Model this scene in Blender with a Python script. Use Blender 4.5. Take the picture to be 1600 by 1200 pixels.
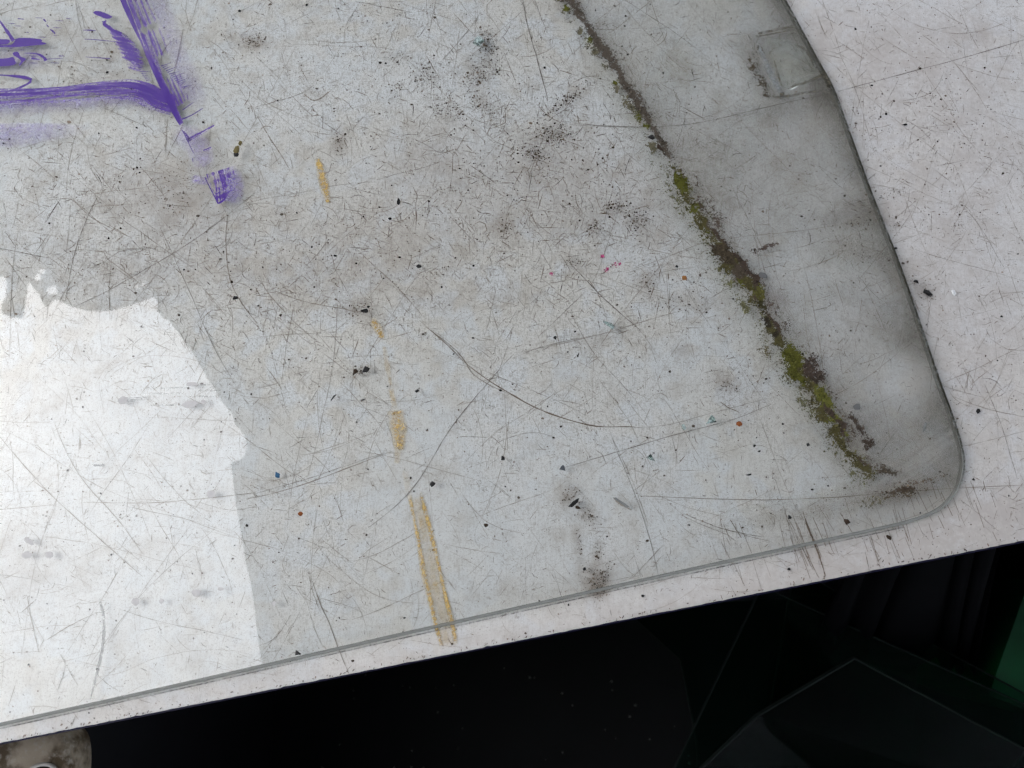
import bpy, bmesh, math
import numpy as np
from mathutils import Vector

R = math.radians
rng = np.random.default_rng(7)
scene = bpy.context.scene
for o in list(bpy.data.objects):
    bpy.data.objects.remove(o)

# ------------------------------------------------------------------ camera
T = 0.76                       # height of the table surface
TILT, DIST, HFOV = 14.0, 0.491, 67.2
cam_d = bpy.data.cameras.new("camera")
cam = bpy.data.objects.new("camera", cam_d)
scene.collection.objects.link(cam)
cam.location = (0.0, -DIST * math.sin(R(TILT)), T + DIST * math.cos(R(TILT)))
cam.rotation_euler = (R(TILT), 0, 0)
cam_d.sensor_fit = 'HORIZONTAL'
cam_d.angle = R(HFOV)
cam_d.clip_start, cam_d.clip_end = 0.02, 500
cam_d.dof.use_dof, cam_d.dof.focus_distance, cam_d.dof.aperture_fstop = True, DIST + .004, 12.0
scene.camera = cam

# ------------------------------------------------------------------ sky, sun, exposure
SUN_EL, SUN_AZ = 50.0, 285.0
world = bpy.data.worlds.new("World")
scene.world = world
world.use_nodes = True
wn, wl = world.node_tree.nodes, world.node_tree.links
wn.clear()
sky = wn.new("ShaderNodeTexSky")
sky.sky_type = 'NISHITA'
sky.sun_disc = False
sky.sun_elevation, sky.sun_rotation = R(SUN_EL), R(SUN_AZ)
sky.air_density, sky.dust_density, sky.ozone_density = 1.0, 1.0, 1.0
hs = wn.new("ShaderNodeHueSaturation")
hs.inputs['Saturation'].default_value = 0.32      # an even, overcast sky
bg = wn.new("ShaderNodeBackground")
bg.inputs['Strength'].default_value = 0.14
wo = wn.new("ShaderNodeOutputWorld")
wl.new(sky.outputs[0], hs.inputs['Color'])
wl.new(hs.outputs[0], bg.inputs['Color'])
wl.new(bg.outputs[0], wo.inputs['Surface'])
sun_d = bpy.data.lights.new("sun", 'SUN')
sun_d.energy, sun_d.angle, sun_d.color = 0.9, R(72), (1.0, 0.995, 0.99)
sun = bpy.data.objects.new("sun", sun_d)
scene.collection.objects.link(sun)
sun.location = (0, 0, 6)
_az, _el = R(SUN_AZ), R(SUN_EL)
_dir = Vector((math.sin(_az) * math.cos(_el), math.cos(_az) * math.cos(_el), math.sin(_el)))
sun.rotation_euler = _dir.to_track_quat('Z', 'Y').to_euler()
vs = scene.view_settings
vs.view_transform, vs.look, vs.gamma, vs.use_curve_mapping = 'Standard', 'None', 1.0, False
vs.exposure = 1.21
scene.render.engine = 'CYCLES'
cy = scene.cycles
cy.transparent_max_bounces, cy.max_bounces, cy.diffuse_bounces, cy.glossy_bounces = 32, 3, 1, 1
cy.debug_use_spatial_splits = True
cy.use_denoising = True
cy.denoiser = 'OPENIMAGEDENOISE'
cy.denoising_input_passes = 'RGB_ALBEDO_NORMAL'
cy.denoising_prefilter = 'ACCURATE'
cy.use_adaptive_sampling, cy.adaptive_threshold, cy.adaptive_min_samples = True, 0.05, 16
cy.caustics_reflective = cy.caustics_refractive = False

# ------------------------------------------------------------------ pixel <-> place (photo is 1600 x 1200)
FPX = 800 / math.tan(R(HFOV) / 2)
_c, _s = math.cos(R(TILT)), math.sin(R(TILT))
CAM = np.array(cam.location)


def W(px, py, z=T):
    """points on the horizontal plane z seen at photo pixels (px, py) -> (n,3)"""
    px, py = np.broadcast_arrays(np.asarray(px, float), np.asarray(py, float))
    x, y = (px - 800) / FPX, (600 - py) / FPX
    d = np.stack([x, y * _c + _s, y * _s - _c], -1)
    z = np.broadcast_to(np.asarray(z, float), px.shape)
    t = (z - CAM[2]) / d[..., 2]
    return CAM + d * t[..., None]


def PX(p):
    """places -> photo pixels"""
    q = np.asarray(p, float) - CAM
    yc = q[..., 1] * _c + q[..., 2] * _s
    zc = q[..., 1] * -_s + q[..., 2] * _c
    return 800 + FPX * q[..., 0] / -zc, 600 - FPX * yc / -zc


MPX = 0.65 / 1600              # metres per photo pixel on the table


def sstep(a, b, x):
    t = np.clip((x - a) / (b - a), 0, 1)
    return t * t * (3 - 2 * t)


def seg_dist(px, py, pts):
    """distance in pixels to a polyline, and 0..1 along it"""
    pts = np.asarray(pts, float)
    best = np.full(px.shape, 1e9)
    along = np.zeros(px.shape)
    L = np.hypot(*(pts[1:] - pts[:-1]).T)
    acc = np.concatenate([[0], np.cumsum(L)])
    for i in range(len(pts) - 1):
        a, b = pts[i], pts[i + 1]
        d = b - a
        t = np.clip(((px - a[0]) * d[0] + (py - a[1]) * d[1]) / max(d @ d, 1e-9), 0, 1)
        q = np.hypot(px - a[0] - t * d[0], py - a[1] - t * d[1])
        m = q < best
        best = np.where(m, q, best)
        along = np.where(m, (acc[i] + t * L[i]) / acc[-1], along)
    return best, along


def gauss(px, py, x, y, rx, ry, ang=0):
    a = R(ang)
    u = (px - x) * math.cos(a) + (py - y) * math.sin(a)
    v = -(px - x) * math.sin(a) + (py - y) * math.cos(a)
    return np.exp(-0.5 * ((u / rx) ** 2 + (v / ry) ** 2))


def wear(x, y):
    """how worn the table top is at a photo pixel, 0..1"""
    w = .30 + .46 * gauss(x, y, 850, 290, 360, 200) + .40 * gauss(x, y, 230, 380, 360, 190) + .22 * gauss(x, y, 1430, 330, 110, 150) + .32 * gauss(x, y, 450, 60, 320, 90) + .18 * gauss(x, y, 1080, 560, 180, 90) + .25 * gauss(x, y, 1330, 860, 120, 60)
    lump = np.sin(x * .021 + 1.3 * np.sin(y * .017)) * np.sin(y * .026 + 1.1 * np.sin(x * .013)) + .6 * np.sin(x * .057 + y * .043 + 2 * np.sin(y * .02))
    return 1 - np.exp(-1.35 * np.maximum(w * (.9 + .24 * lump), .05))


def resample(pts, n):
    pts = np.asarray(pts, float)
    for _ in range(2):                                   # soften the corners
        if len(pts) > 2:
            q, r = 0.75 * pts[:-1] + 0.25 * pts[1:], 0.25 * pts[:-1] + 0.75 * pts[1:]
            pts = np.concatenate([pts[:1], np.stack([q, r], 1).reshape(-1, pts.shape[1]), pts[-1:]])
    L = np.hypot(*(pts[1:, :2] - pts[:-1, :2]).T)
    s = np.concatenate([[0], np.cumsum(L)])
    t = np.linspace(0, s[-1], n)
    return np.stack([np.interp(t, s, pts[:, k]) for k in range(pts.shape[1])], -1), s[-1]


# ------------------------------------------------------------------ objects
ORIGIN = {}


def empty(name, label, cat, loc, group=None):
    o = bpy.data.objects.new(name, None)
    o.empty_display_size = 0.02
    scene.collection.objects.link(o)
    o.location = loc
    o['label'], o['category'] = label, cat
    if group:
        o['group'] = group
    ORIGIN[o.name] = np.array(loc, float)
    return o


def mesh(name, verts, faces, mat, parent=None, origin=None, smooth=False, attrs=None):
    """verts in world places; one mesh object, child of parent if given"""
    verts = np.asarray(verts, float).reshape(-1, 3)
    base = ORIGIN[parent.name] if parent is not None else (np.zeros(3) if origin is None else np.asarray(origin, float))
    me = bpy.data.meshes.new(name)
    me.from_pydata((verts - base).tolist(), [], [list(map(int, f)) for f in faces] if not isinstance(faces, np.ndarray) else faces.tolist())
    me.update()
    o = bpy.data.objects.new(name, me)
    scene.collection.objects.link(o)
    if mat is not None:
        me.materials.append(mat)
    if parent is not None:
        o.parent = parent
    else:
        o.location = base
    ORIGIN[o.name] = base
    if smooth:
        me.polygons.foreach_set('use_smooth', np.ones(len(me.polygons), bool))
    for k, v in (attrs or {}).items():
        v = np.asarray(v, np.float32)
        if v.ndim == 1:
            a = me.attributes.new(k, 'FLOAT', 'POINT')
            a.data.foreach_set('value', v)
        elif v.shape[1] == 4:
            a = me.attributes.new(k, 'FLOAT_COLOR', 'POINT')
            a.data.foreach_set('color', v.ravel())
        else:
            a = me.attributes.new(k, 'FLOAT_VECTOR', 'POINT')
            a.data.foreach_set('vector', v.ravel())
    return o


def tag(o, label=None, cat=None, kind=None, group=None):
    for k, v in (('label', label), ('category', cat), ('kind', kind), ('group', group)):
        if v:
            o[k] = v
    return o


def grid_faces(n, m, off=0):
    i, j = np.meshgrid(np.arange(n - 1), np.arange(m - 1), indexing='ij')
    a = (i * m + j).ravel() + off
    return np.stack([a, a + m, a + m + 1, a + 1], -1)


def box_vf(c0, c1):
    x0, y0, z0 = c0
    x1, y1, z1 = c1
    v = [(x0, y0, z0), (x1, y0, z0), (x1, y1, z0), (x0, y1, z0), (x0, y0, z1), (x1, y0, z1), (x1, y1, z1), (x0, y1, z1)]
    f = [(0, 3, 2, 1), (4, 5, 6, 7), (0, 1, 5, 4), (1, 2, 6, 5), (2, 3, 7, 6), (3, 0, 4, 7)]
    return np.array(v, float), f


def prism_vf(top, z0, z1, frame=None):
    """closed prism over a ccw list of (x, y)"""
    top = np.asarray(top, float)[:, :2]
    n = len(top)
    v = np.concatenate([np.c_[top, np.full(n, z0)], np.c_[top, np.full(n, z1)]])
    f = [list(range(n - 1, -1, -1)), list(range(n, 2 * n))] + [(i, (i + 1) % n, n + (i + 1) % n, n + i) for i in range(n)]
    return v, f


def tube_vf(path, rad, k=10):
    path = np.asarray(path, float)
    v, f = [], []
    for i, p in enumerate(path):
        d = path[min(i + 1, len(path) - 1)] - path[max(i - 1, 0)]
        d /= np.linalg.norm(d)
        a = np.cross(d, [0, 0, 1] if abs(d[2]) < .9 else [1, 0, 0])
        a /= np.linalg.norm(a)
        b = np.cross(d, a)
        for j in range(k):
            t = 2 * math.pi * j / k
            v.append(p + rad * (a * math.cos(t) + b * math.sin(t)))
    n = len(path)
    for i in range(n - 1):
        for j in range(k):
            f.append((i * k + j, i * k + (j + 1) % k, (i + 1) * k + (j + 1) % k, (i + 1) * k + j))
    f += [list(range(k - 1, -1, -1)), list(range((n - 1) * k, n * k))]
    return np.array(v), f


# ------------------------------------------------------------------ materials
class M:
    def __init__(self, name):
        self.m = bpy.data.materials.new(name)
        self.m.use_nodes = True
        self.n, self.l = self.m.node_tree.nodes, self.m.node_tree.links
        self.n.clear()
        self.out = self.n.new('ShaderNodeOutputMaterial')

    def node(self, typ, ins=None, **kw):
        x = self.n.new('ShaderNode' + typ)
        for k, v in kw.items():
            setattr(x, k, v)
        for k, v in (ins or {}).items():
            self.put(x.inputs[k], v)
        return x

    def put(self, sock, v):
        if isinstance(v, bpy.types.NodeSocket):
            self.l.new(v, sock)
        elif isinstance(v, bpy.types.Node):
            self.l.new(v.outputs[0], sock)
        else:
            if sock.type == 'RGBA' and len(v) == 3:
                v = (*v, 1)
            sock.default_value = v

    def math(self, op, a, b=0.0, clamp=False):
        return self.node('Math', {0: a, 1: b}, operation=op, use_clamp=clamp).outputs[0]

    def mix(self, fac, a, b):
        x = self.node('Mix', data_type='RGBA')
        self.put(x.inputs[0], fac)
        self.put(x.inputs[6], a)
        self.put(x.inputs[7], b)
        return x.outputs[2]

    def ramp(self, v, lo, hi):
        return self.node('MapRange', {'Value': v, 'From Min': lo, 'From Max': hi}, interpolation_type='SMOOTHSTEP').outputs[0]

    def coord(self, scale=None, which='Object'):
        c = self.node('TexCoord').outputs[which]
        return c if scale is None else self.node('Mapping', {'Vector': c, 'Scale': scale}).outputs[0]

    def noise(self, scale, detail=3, rough=0.55, vec=None, dist=0.0):
        return self.node('TexNoise', {'Vector': vec if vec is not None else self.coord(), 'Scale': scale, 'Detail': detail, 'Roughness': rough, 'Distortion': dist}).outputs[0]

    def attr(self, name):
        return self.node('Attribute', attribute_name=name)

    def principled(self, col, rough=0.5, spec=0.3, **kw):
        p = self.node('BsdfPrincipled', {'Base Color': col, 'Roughness': rough, 'Specular IOR Level': spec})
        for k, v in kw.items():
            self.put(p.inputs[k.replace('_', ' ')], v)
        return p

    def done(self, sh):
        self.put(self.out.inputs['Surface'], sh)
        return self.m


def plain(name, col, rough=0.6, spec=0.3, vary=0.25, scale=60):
    m = M(name)
    n = m.noise(scale, 5)
    c = m.mix(n, tuple(x * (1 - vary) for x in col), tuple(x * (1 + vary) for x in col))
    return m.done(m.principled(c, rough, spec))


# white laminate with ingrained dirt
m = M('worn_white_laminate')
big, mid, fine, grit = m.noise(7, 2), m.noise(45, 3, .6), m.noise(260, 3, .6), m.noise(1300, 1, .6)
wr = m.attr('dirt').outputs['Alpha']
wr2 = m.math('ADD', .35, m.math('MULTIPLY', wr, .85))
c = m.mix(m.ramp(big, .35, .65), (.795, .79, .778), (.765, .735, .685))
c = m.mix(m.ramp(m.noise(60, 1), .42, .64), c, (.775, .782, .782))
c = m.mix(m.math('MULTIPLY', m.ramp(mid, .48, .76), m.math('MULTIPLY', wr2, .62)), c, (.53, .475, .41))
c = m.mix(m.math('MULTIPLY', m.ramp(fine, .50, .74), m.math('MULTIPLY', wr2, .34)), c, (.38, .325, .27))
c = m.mix(m.math('MULTIPLY', m.ramp(grit, .52, .68), m.math('MULTIPLY', wr2, .40)), c, (.28, .23, .185))
c = m.mix(m.math('MULTIPLY', m.ramp(m.noise(620, 2, .65), .53, .68), m.math('MULTIPLY', wr2, .36)), c, (.31, .26, .215))
for ang_, sc_ in ((.4, (1500, 110, 1)), (2.1, (1400, 100, 1))):
    mp = m.node('Mapping', {'Vector': m.coord(), 'Rotation': (0, 0, ang_), 'Scale': sc_}).outputs[0]
    c = m.mix(m.math('MULTIPLY', m.ramp(m.noise(1.0, 1, .5, mp), .60, .74), m.math('MULTIPLY', wr2, .26)), c, (.29, .24, .195))
d = m.attr('dirt')
sp = m.node('SeparateColor', {'Color': d.outputs['Color']})
brk = m.math('ADD', m.math('MULTIPLY', mid, .55), m.math('MULTIPLY', fine, .9))
c = m.mix(m.math('MULTIPLY', sp.outputs[0], brk, True), c, (.36, .305, .26))       # brown
c = m.mix(m.math('MULTIPLY', sp.outputs[1], brk, True), c, (.565, .52, .485))       # pinkish
c = m.mix(m.math('MULTIPLY', sp.outputs[2], brk, True), c, (.20, .19, .18))       # grey soil
bump = m.node('Bump', {'Height': m.math('ADD', fine, grit), 'Strength': .06, 'Distance': .0004})
LAMINATE = m.done(m.principled(c, .5, .25, Normal=bump))


def colour_attr(name, rough=.7, spec=.2):
    m = M(name)
    return m.done(m.principled(m.attr('col').outputs['Color'], rough, spec))


SCRATCH = colour_attr('soiled_scratch', .85, .05)
SPECK = colour_attr('soil_speck', .9, .1)
MOSSM = colour_attr('moss_grain', .95, .05)


def clear_glass(name, tint, refl=2.0, rough=0.0):
    """sheet glass: tinted see-through with the mirror share of its two faces on the upper side"""
    m = M(name)
    fr = m.node('Fresnel', {'IOR': 1.52})
    geo = m.node('NewGeometry')
    front = m.math('SUBTRACT', 1.0, geo.outputs['Backfacing'])
    f = m.math('MULTIPLY', m.math('MULTIPLY', fr, refl), front, True)
    s = m.node('MixShader', {0: f, 1: m.node('BsdfTransparent', {'Color': tint}), 2: m.node('BsdfGlossy', {'Roughness': rough, 'Color': (1, 1, 1)})})
    return m.done(s)


GLASS = clear_glass('tinted_safety_glass', (.992, .998, .994), 1.4, .012)
GLASS_DARK = clear_glass('stored_tinted_glass', (.46, .66, .58), .17, .25)

m = M('ground_glass_edge')
n1 = m.noise(900, 3)
col = m.mix(n1, (.17, .17, .155), (.34, .335, .315))
s = m.principled(col, .38, .5)
EDGE = m.done(m.node('MixShader', {0: .60, 1: m.node('BsdfTransparent', {'Color': (.86, .89, .87)}), 2: s}))

# film of dirt and painted edge shade on the glass: 'film' (rgb + amount, even) and 'core' (rgb + amount, broken up into grains)
m = M('grime_shade_film')
f, k = m.attr('film'), m.attr('core')
v = m.coord()
nf, nm, ng = m.noise(320, 4, .65, v), m.noise(90, 4, .6, v), m.noise(1500, 2, .6, v)
soft = m.math('MULTIPLY', f.outputs['Alpha'], m.math('ADD', .45, m.math('ADD', m.math('MULTIPLY', nm, .6), m.math('MULTIPLY', nf, .55))), True)
grains = m.math('MULTIPLY', m.ramp(ng, .60, .70), m.math('MULTIPLY', f.outputs['Alpha'], 1.25), True)
ne = m.noise(900, 3, .65, v)
kk = m.math('ADD', k.outputs['Alpha'], m.math('ADD', m.math('MULTIPLY', m.math('SUBTRACT', nf, .5), 1.5), m.math('ADD', m.math('MULTIPLY', m.math('SUBTRACT', ne, .5), 1.5), m.math('MULTIPLY', m.math('SUBTRACT', nm, .5), 1.0))))
hard = m.math('MULTIPLY', m.ramp(kk, .48, .68), m.ramp(k.outputs['Alpha'], .02, .12))
gcol = m.mix(.65, f.outputs['Color'], (.08, .065, .05))
hcol = m.mix(m.ramp(ng, .35, .7), k.outputs['Color'], m.mix(.55, k.outputs['Color'], (.05, .04, .03)))
bs = m.node('MixShader', {0: soft, 1: m.node('BsdfTransparent'), 2: m.node('BsdfDiffuse', {'Color': f.outputs['Color']})})
bs = m.node('MixShader', {0: grains, 1: bs.outputs[0], 2: m.node('BsdfDiffuse', {'Color': gcol})})
bs = m.node('MixShader', {0: hard, 1: bs.outputs[0], 2: m.node('BsdfDiffuse', {'Color': hcol})})
GRIME_SHADE = m.done(bs)


def smear(name, deep, thin, soft=False, rough=.45):
    """brushed-on colour: 'cov' amount, 'st' streak coordinates (pixels/100 along, across)"""
    m = M(name)
    cov = m.attr('cov').outputs['Fac']
    st = m.attr('st').outputs['Vector']
    a = m.noise(1.0, 3, .6, m.node('Mapping', {'Vector': st, 'Scale': (1.6, 32, 1)}).outputs[0])
    b = m.noise(1.0, 3, .6, m.node('Mapping', {'Vector': st, 'Scale': (7, 75, 1)}).outputs[0])
    g = m.noise(700, 3, .6)
    if soft:
        g2 = m.noise(240, 3, .6)
        al = m.math('MULTIPLY', cov, m.math('ADD', m.math('MULTIPLY', m.ramp(g, .32, .68), .75), m.math('ADD', m.math('MULTIPLY', m.ramp(g2, .3, .7), .6), m.math('MULTIPLY', a, .3))), True)
        col = m.mix(m.ramp(g, .3, .7), deep, thin)
    else:
        k = m.math('ADD', cov, m.math('ADD', m.math('MULTIPLY', m.math('SUBTRACT', a, .5), 1.7), m.math('ADD', m.math('MULTIPLY', m.math('SUBTRACT', b, .5), .8), m.math('MULTIPLY', m.math('SUBTRACT', g, .5), .7))))
        hardm = m.ramp(k, .30, .62)
        dens = m.ramp(k, .40, 1.05)
        al = m.math('MULTIPLY', hardm, m.math('ADD', .50, m.math('MULTIPLY', dens, .48)), True)
        al = m.math('MULTIPLY', al, m.ramp(cov, .0, .12))
        col = m.mix(dens, thin, deep)
    s = m.node('MixShader', {0: al, 1: m.node('BsdfTransparent'), 2: m.principled(col, rough, .3)})
    return m.done(s)


PURPLE = smear('purple_marker_paint', (.060, .017, .235), (.165, .075, .42))
PURPLE_HAZE = smear('purple_haze', (.20, .13, .52), (.34, .26, .62), True)
PURPLE_SOLID = plain('purple_paint_solid', (.070, .022, .25), .4, .4, .12, 300)
OCHRE = smear('ochre_stain', (.70, .40, .075), (.72, .52, .19), True, .8)
PALE = smear('dull_residue', (.50, .50, .48), (.42, .42, .41), True, .9)


def crumb_mat(name, col, rough=.75, spec=.25):
    return plain(name, col, rough, spec, .35, 500)


BLACK = crumb_mat('black_crumb', (.012, .011, .011), .6, .3)
BROWNBLACK = crumb_mat('dark_brown_crumb', (.045, .030, .020), .85, .2)
RUST = crumb_mat('rust_crumb', (.26, .085, .03), .9, .15)
ORANGE = crumb_mat('orange_brown_crumb', (.30, .14, .05), .9, .15)
BLUE = crumb_mat('blue_chip', (.02, .10, .20), .45, .4)
SLATE = crumb_mat('slate_chip', (.045, .05, .06), .6, .3)
GREYM = crumb_mat('grey_sliver', (.20, .205, .20), .7, .3)
WHITEM = crumb_mat('white_chip', (.80, .80, .80), .5, .4)
OLIVE = crumb_mat('dried_olive', (.16, .13, .06), .9, .1)
m = M('broken_glass')
n1 = m.noise(500, 2)
fr = m.node('Fresnel', {'IOR': 1.5})
s = m.node('MixShader', {0: m.math('MULTIPLY', fr, 1.6, True), 1: m.node('BsdfTransparent', {'Color': (.72, .82, .79)}), 2: m.node('BsdfGlossy', {'Roughness': .08})})
s = m.node('MixShader', {0: m.ramp(n1, .3, .9), 1: s.outputs[0], 2: m.node('BsdfDiffuse', {'Color': (.62, .72, .69)})})
NUGGET = m.done(s)

RUBBER = plain('black_plastic', (.008, .008, .010), .6, .3, .3, 20)
FLOORM = plain('asphalt', (.05, .05, .052), .9, .2, .3, 30)
SHADEM = plain('dark_grey_shade_sheet', (.06, .063, .07), .8, .2, .15, 12)
STEEL = plain('galvanised_steel', (.35, .36, .37), .45, .5, .15, 80)
BLUEFRINGE = plain('dark_blue_lens_fringe', (.006, .005, .030), .6, .3, .3, 90)
WOODM = plain('chipboard_underside', (.12, .09, .06), .9, .1, .3, 120)
GREENP = plain('green_plastic', (.006, .13, .045), .5, .4, .6, 18)
m = M('corroded_cast_metal')
n1, n2 = m.noise(38, 5, .6), m.noise(190, 4, .6)
c = m.mix(m.ramp(n1, .40, .62), (.44, .37, .29), (.10, .07, .04))
c = m.mix(m.math('MULTIPLY', m.ramp(n2, .5, .7), .6), c, (.50, .46, .41))
CAST = m.done(m.principled(c, .75, .3, Normal=m.node('Bump', {'Height': n2, 'Strength': .4, 'Distance': .001})))

# ------------------------------------------------------------------ the ground and the unseen canopy added to shade the place
g = 40.0
gv = [(-g, -g, 0), (g, -g, 0), (g, g, 0), (-g, g, 0)]
tag(mesh('ground', gv, [(0, 1, 2, 3)], FLOORM), kind='structure')

ZG = T + 0.0043                # upper face of the glass
ZC = 1.90                      # height of the added shade canopy


def mirror_up(px, py, z=ZC):
    p = W(px, py, ZG)
    c2 = np.array([CAM[0], CAM[1], 2 * ZG - CAM[2]])
    d = p - c2
    return c2 + d * ((z - c2[2]) / d[..., 2])[..., None]


rim = np.array([(-60, 428), (8, 432), (11, 450), (9, 465), (2, 475), (3, 488), (14, 495), (34, 498), (38, 480), (42, 450), (45, 438), (52, 450),
                (62, 460), (67, 475), (73, 479), (80, 472), (85, 467), (98, 473), (120, 482), (140, 486), (170, 485), (195, 480), (215, 472), (232, 467),
                (240, 464), (248, 475), (245, 484), (252, 494), (262, 500), (275, 515), (300, 550), (330, 600), (345, 625), (362, 645), (368, 665),
                (372, 668), (382, 680), (386, 700), (380, 715), (372, 720), (361, 722), (365, 760), (371, 800), (378, 840), (384, 880), (390, 905),
                (395, 930), (399, 960), (403, 1000), (410, 1040)], float)
rimw = mirror_up(rim[:, 0], rim[:, 1])[:, :2]
outer = np.concatenate([rimw, [(rimw[-1, 0], -.32), (-1.1, -.52), (-2.0, -.62), (-2.0, -2.2), (1.12, -2.2), (1.12, 1.3), (-2.0, 1.3), (-2.0, rimw[0, 1] - .05)]])  # unseen canopy added; its outline sets the table light and the mirrored sky rim
canopy = empty('added_canopy', 'added dark grey tarpaulin out of view overhead, shading the table, its ragged rim mirrored in the glass pane', 'canopy', (0, 0, 0))
bm = bmesh.new()
edges = []


def loop(pts):
    vs_ = [bm.verts.new((*p, ZC)) for p in pts]
    for i in range(len(vs_)):
        edges.append(bm.edges.new((vs_[i], vs_[(i + 1) % len(vs_)])))


loop(outer)
for hx, hy, hr, hq in ((59, 433, 5, 6), (66, 424, 6, 4), (81, 454, 9, 7), (213, 448, 3.5, 3), (224, 444, 2.5, 3)):
    a = np.linspace(0, 2 * math.pi, 11)[:-1]
    hp = mirror_up(hx + hr * np.cos(a) * rng.uniform(.75, 1.2, 10), hy + hq * np.sin(a) * rng.uniform(.75, 1.2, 10))
    loop(hp[:, :2])
bmesh.ops.triangle_fill(bm, edges=edges, use_beauty=True)
ext = bmesh.ops.extrude_face_region(bm, geom=list(bm.faces))
for e in ext['geom']:
    if isinstance(e, bmesh.types.BMVert):
        e.co.z += 0.002
bmesh.ops.recalc_face_normals(bm, faces=bm.faces)
me = bpy.data.meshes.new('shade_sheet')
bm.to_mesh(me)
bm.free()
me.materials.append(SHADEM)
o = bpy.data.objects.new('shade_sheet', me)
scene.collection.objects.link(o)
o.parent = canopy
for x, y in ((1.07, -2.15), (1.07, 1.25), (-1.95, 1.25), (-1.85, -2.15)):
    v, f = tube_vf([(x, y, 0), (x, y, ZC)], .02)
    mesh('added_pole', v, f, STEEL, canopy, smooth=True)

# ------------------------------------------------------------------ the table
e0, e1 = W(0, 1161)[:2], W(1600, 845)[:2]
UA = (e1 - e0) / np.linalg.norm(e1 - e0)            # along the front edge
VA = np.array([-UA[1], UA[0]])                       # away from it
O2 = W(800, 1003)[:2]


def TB(u, v, z):
    u, v, z = np.broadcast_arrays(u, v, z)
    return np.stack([O2[0] + UA[0] * u + VA[0] * v, O2[1] + UA[1] * u + VA[1] * v, z], -1)


def UV2(p):
    d = np.asarray(p)[..., :2] - O2
    return d @ UA, d @ VA


TL, TR, TD = -.86, .86, .82
table = empty('work_table', 'scuffed white laminate table top scratched all over, under the glass pane', 'table', (O2[0], O2[1], 0))
us = np.arange(TL, TR + 1e-6, .0026)
vs_ = np.concatenate([[0, .0003, .0008, .0015], np.arange(.0035, TD + 1e-6, .0026)])
U, V = np.meshgrid(us, vs_, indexing='ij')
nick = np.interp(us, np.linspace(TL, TR, 900), rng.normal(0, .00012, 900)) + np.where(rng.random(len(us)) < .03, rng.uniform(0, .0007, len(us)), 0)
Vj = V + nick[:, None] * np.exp(-V / .001)
Z = T - .0006 * np.exp(-V / .0005)
P = TB(U, Vj, Z).reshape(-1, 3)
px, py = PX(P)
brown, pink, grey = np.zeros(len(P)), np.zeros(len(P)), np.zeros(len(P))
for x, y, rx, ry, a, k in [(270, 300, 70, 40, 10, .40), (100, 60, 60, 30, 0, .16), (170, 110, 40, 30, 0, .2), (40, 390, 120, 60, 0, .14), (250, 420, 110, 50, -20, .18),
                           (395, 65, 14, 9, 0, .5), (530, 225, 9, 14, 0, .45), (560, 440, 130, 30, 5, .2), (430, 470, 50, 30, 0, .15), (620, 380, 120, 40, 0, .18),
                           (690, 265, 60, 30, 30, .25), (860, 250, 60, 40, 0, .25), (790, 355, 18, 14, 0, .35), (950, 340, 90, 40, 0, .2), (560, 485, 20, 10, 0, .35),
                           (1015, 440, 12, 14, 20, .4), (1070, 470, 40, 10, 0, .25), (1068, 548, 12, 6, 0, .5), (1135, 600, 14, 10, 0, .5), (1180, 640, 30, 20, 0, .15),
                           (890, 775, 10, 14, 40, .5), (920, 805, 14, 9, 45, .5), (903, 850, 5, 22, -8, .45), (933, 865, 6, 14, 0, .3), (935, 905, 16, 18, 0, .6), (930, 925, 12, 10, 0, .5),
                           (1340, 345, 30, 12, 0, .35), (1380, 330, 25, 20, 0, .25), (1500, 350, 30, 30, 0, .2), (1445, 455, 16, 10, 30, .4), (1280, 170, 30, 20, 0, .2),
                           (1385, 50, 20, 14, 0, .25), (1490, 55, 20, 14, 0, .3), (1535, 50, 8, 10, 0, .5), (1570, 60, 40, 8, 10, .15), (1270, 880, 25, 30, -20, .28), (1355, 880, 60, 16, -12, .1),
                           (1060, 950, 200, 4, -11, .25), (770, 990, 60, 6, -11, .12), (20, 870, 60, 40, 0, .22), (60, 600, 60, 60, 0, .1), (300, 660, 60, 10, 0, .12), (25, 930, 60, 30, 0, .1), (360, 60, 8, 10, 0, .3)]:
    brown += 1.7 * k * gauss(px, py, x, y, rx, ry, a) * (1 + .35 * np.sin(px * .09 + x) * np.sin(py * .11 + y))
for x, y, rx, ry, a, k in [(830, 280, 200, 50, 5, .5), (1440, 80, 120, 50, 20, .28), (1350, 90, 60, 30, 30, .3), (560, 370, 120, 50, 0, .3), (1560, 250, 60, 40, 0, .3), (290, 300, 100, 60, 0, .3),
                           (1300, 250, 60, 60, 0, .2), (930, 900, 60, 40, 0, .15), (1280, 40, 12, 22, -25, .5), (1283, 68, 8, 10, 0, .6), (1400, 880, 120, 25, -11, .22), (1080, 930, 200, 18, -11, .2)]:
    pink += k * gauss(px, py, x, y, rx, ry, a)
for x, y, rx, ry, a, k in [(755, 100, 16, 26, 10, .45), (862, 212, 22, 10, 0, .45), (838, 242, 12, 8, 20, .5), (663, 118, 12, 12, 0, .3), (620, 90, 16, 8, 0, .3), (993, 340, 12, 12, 0, .35),
                           (965, 325, 16, 7, 0, .25), (932, 352, 12, 12, 0, .25), (885, 160, 30, 9, -35, .25), (690, 170, 20, 8, 40, .2), (755, 165, 20, 8, 45, .25), (1340, 170, 12, 20, 0, .15),
                           (565, 580, 16, 8, 0, .3), (560, 480, 12, 8, 0, .4), (900, 410, 12, 5, 0, .3), (275, 390, 160, 50, 0, .05), (1440, 450, 14, 9, 35, .35), (545, 950, 8, 12, 10, .2)]:
    grey += .85 * k * gauss(px, py, x, y, rx, ry, a)
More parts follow.
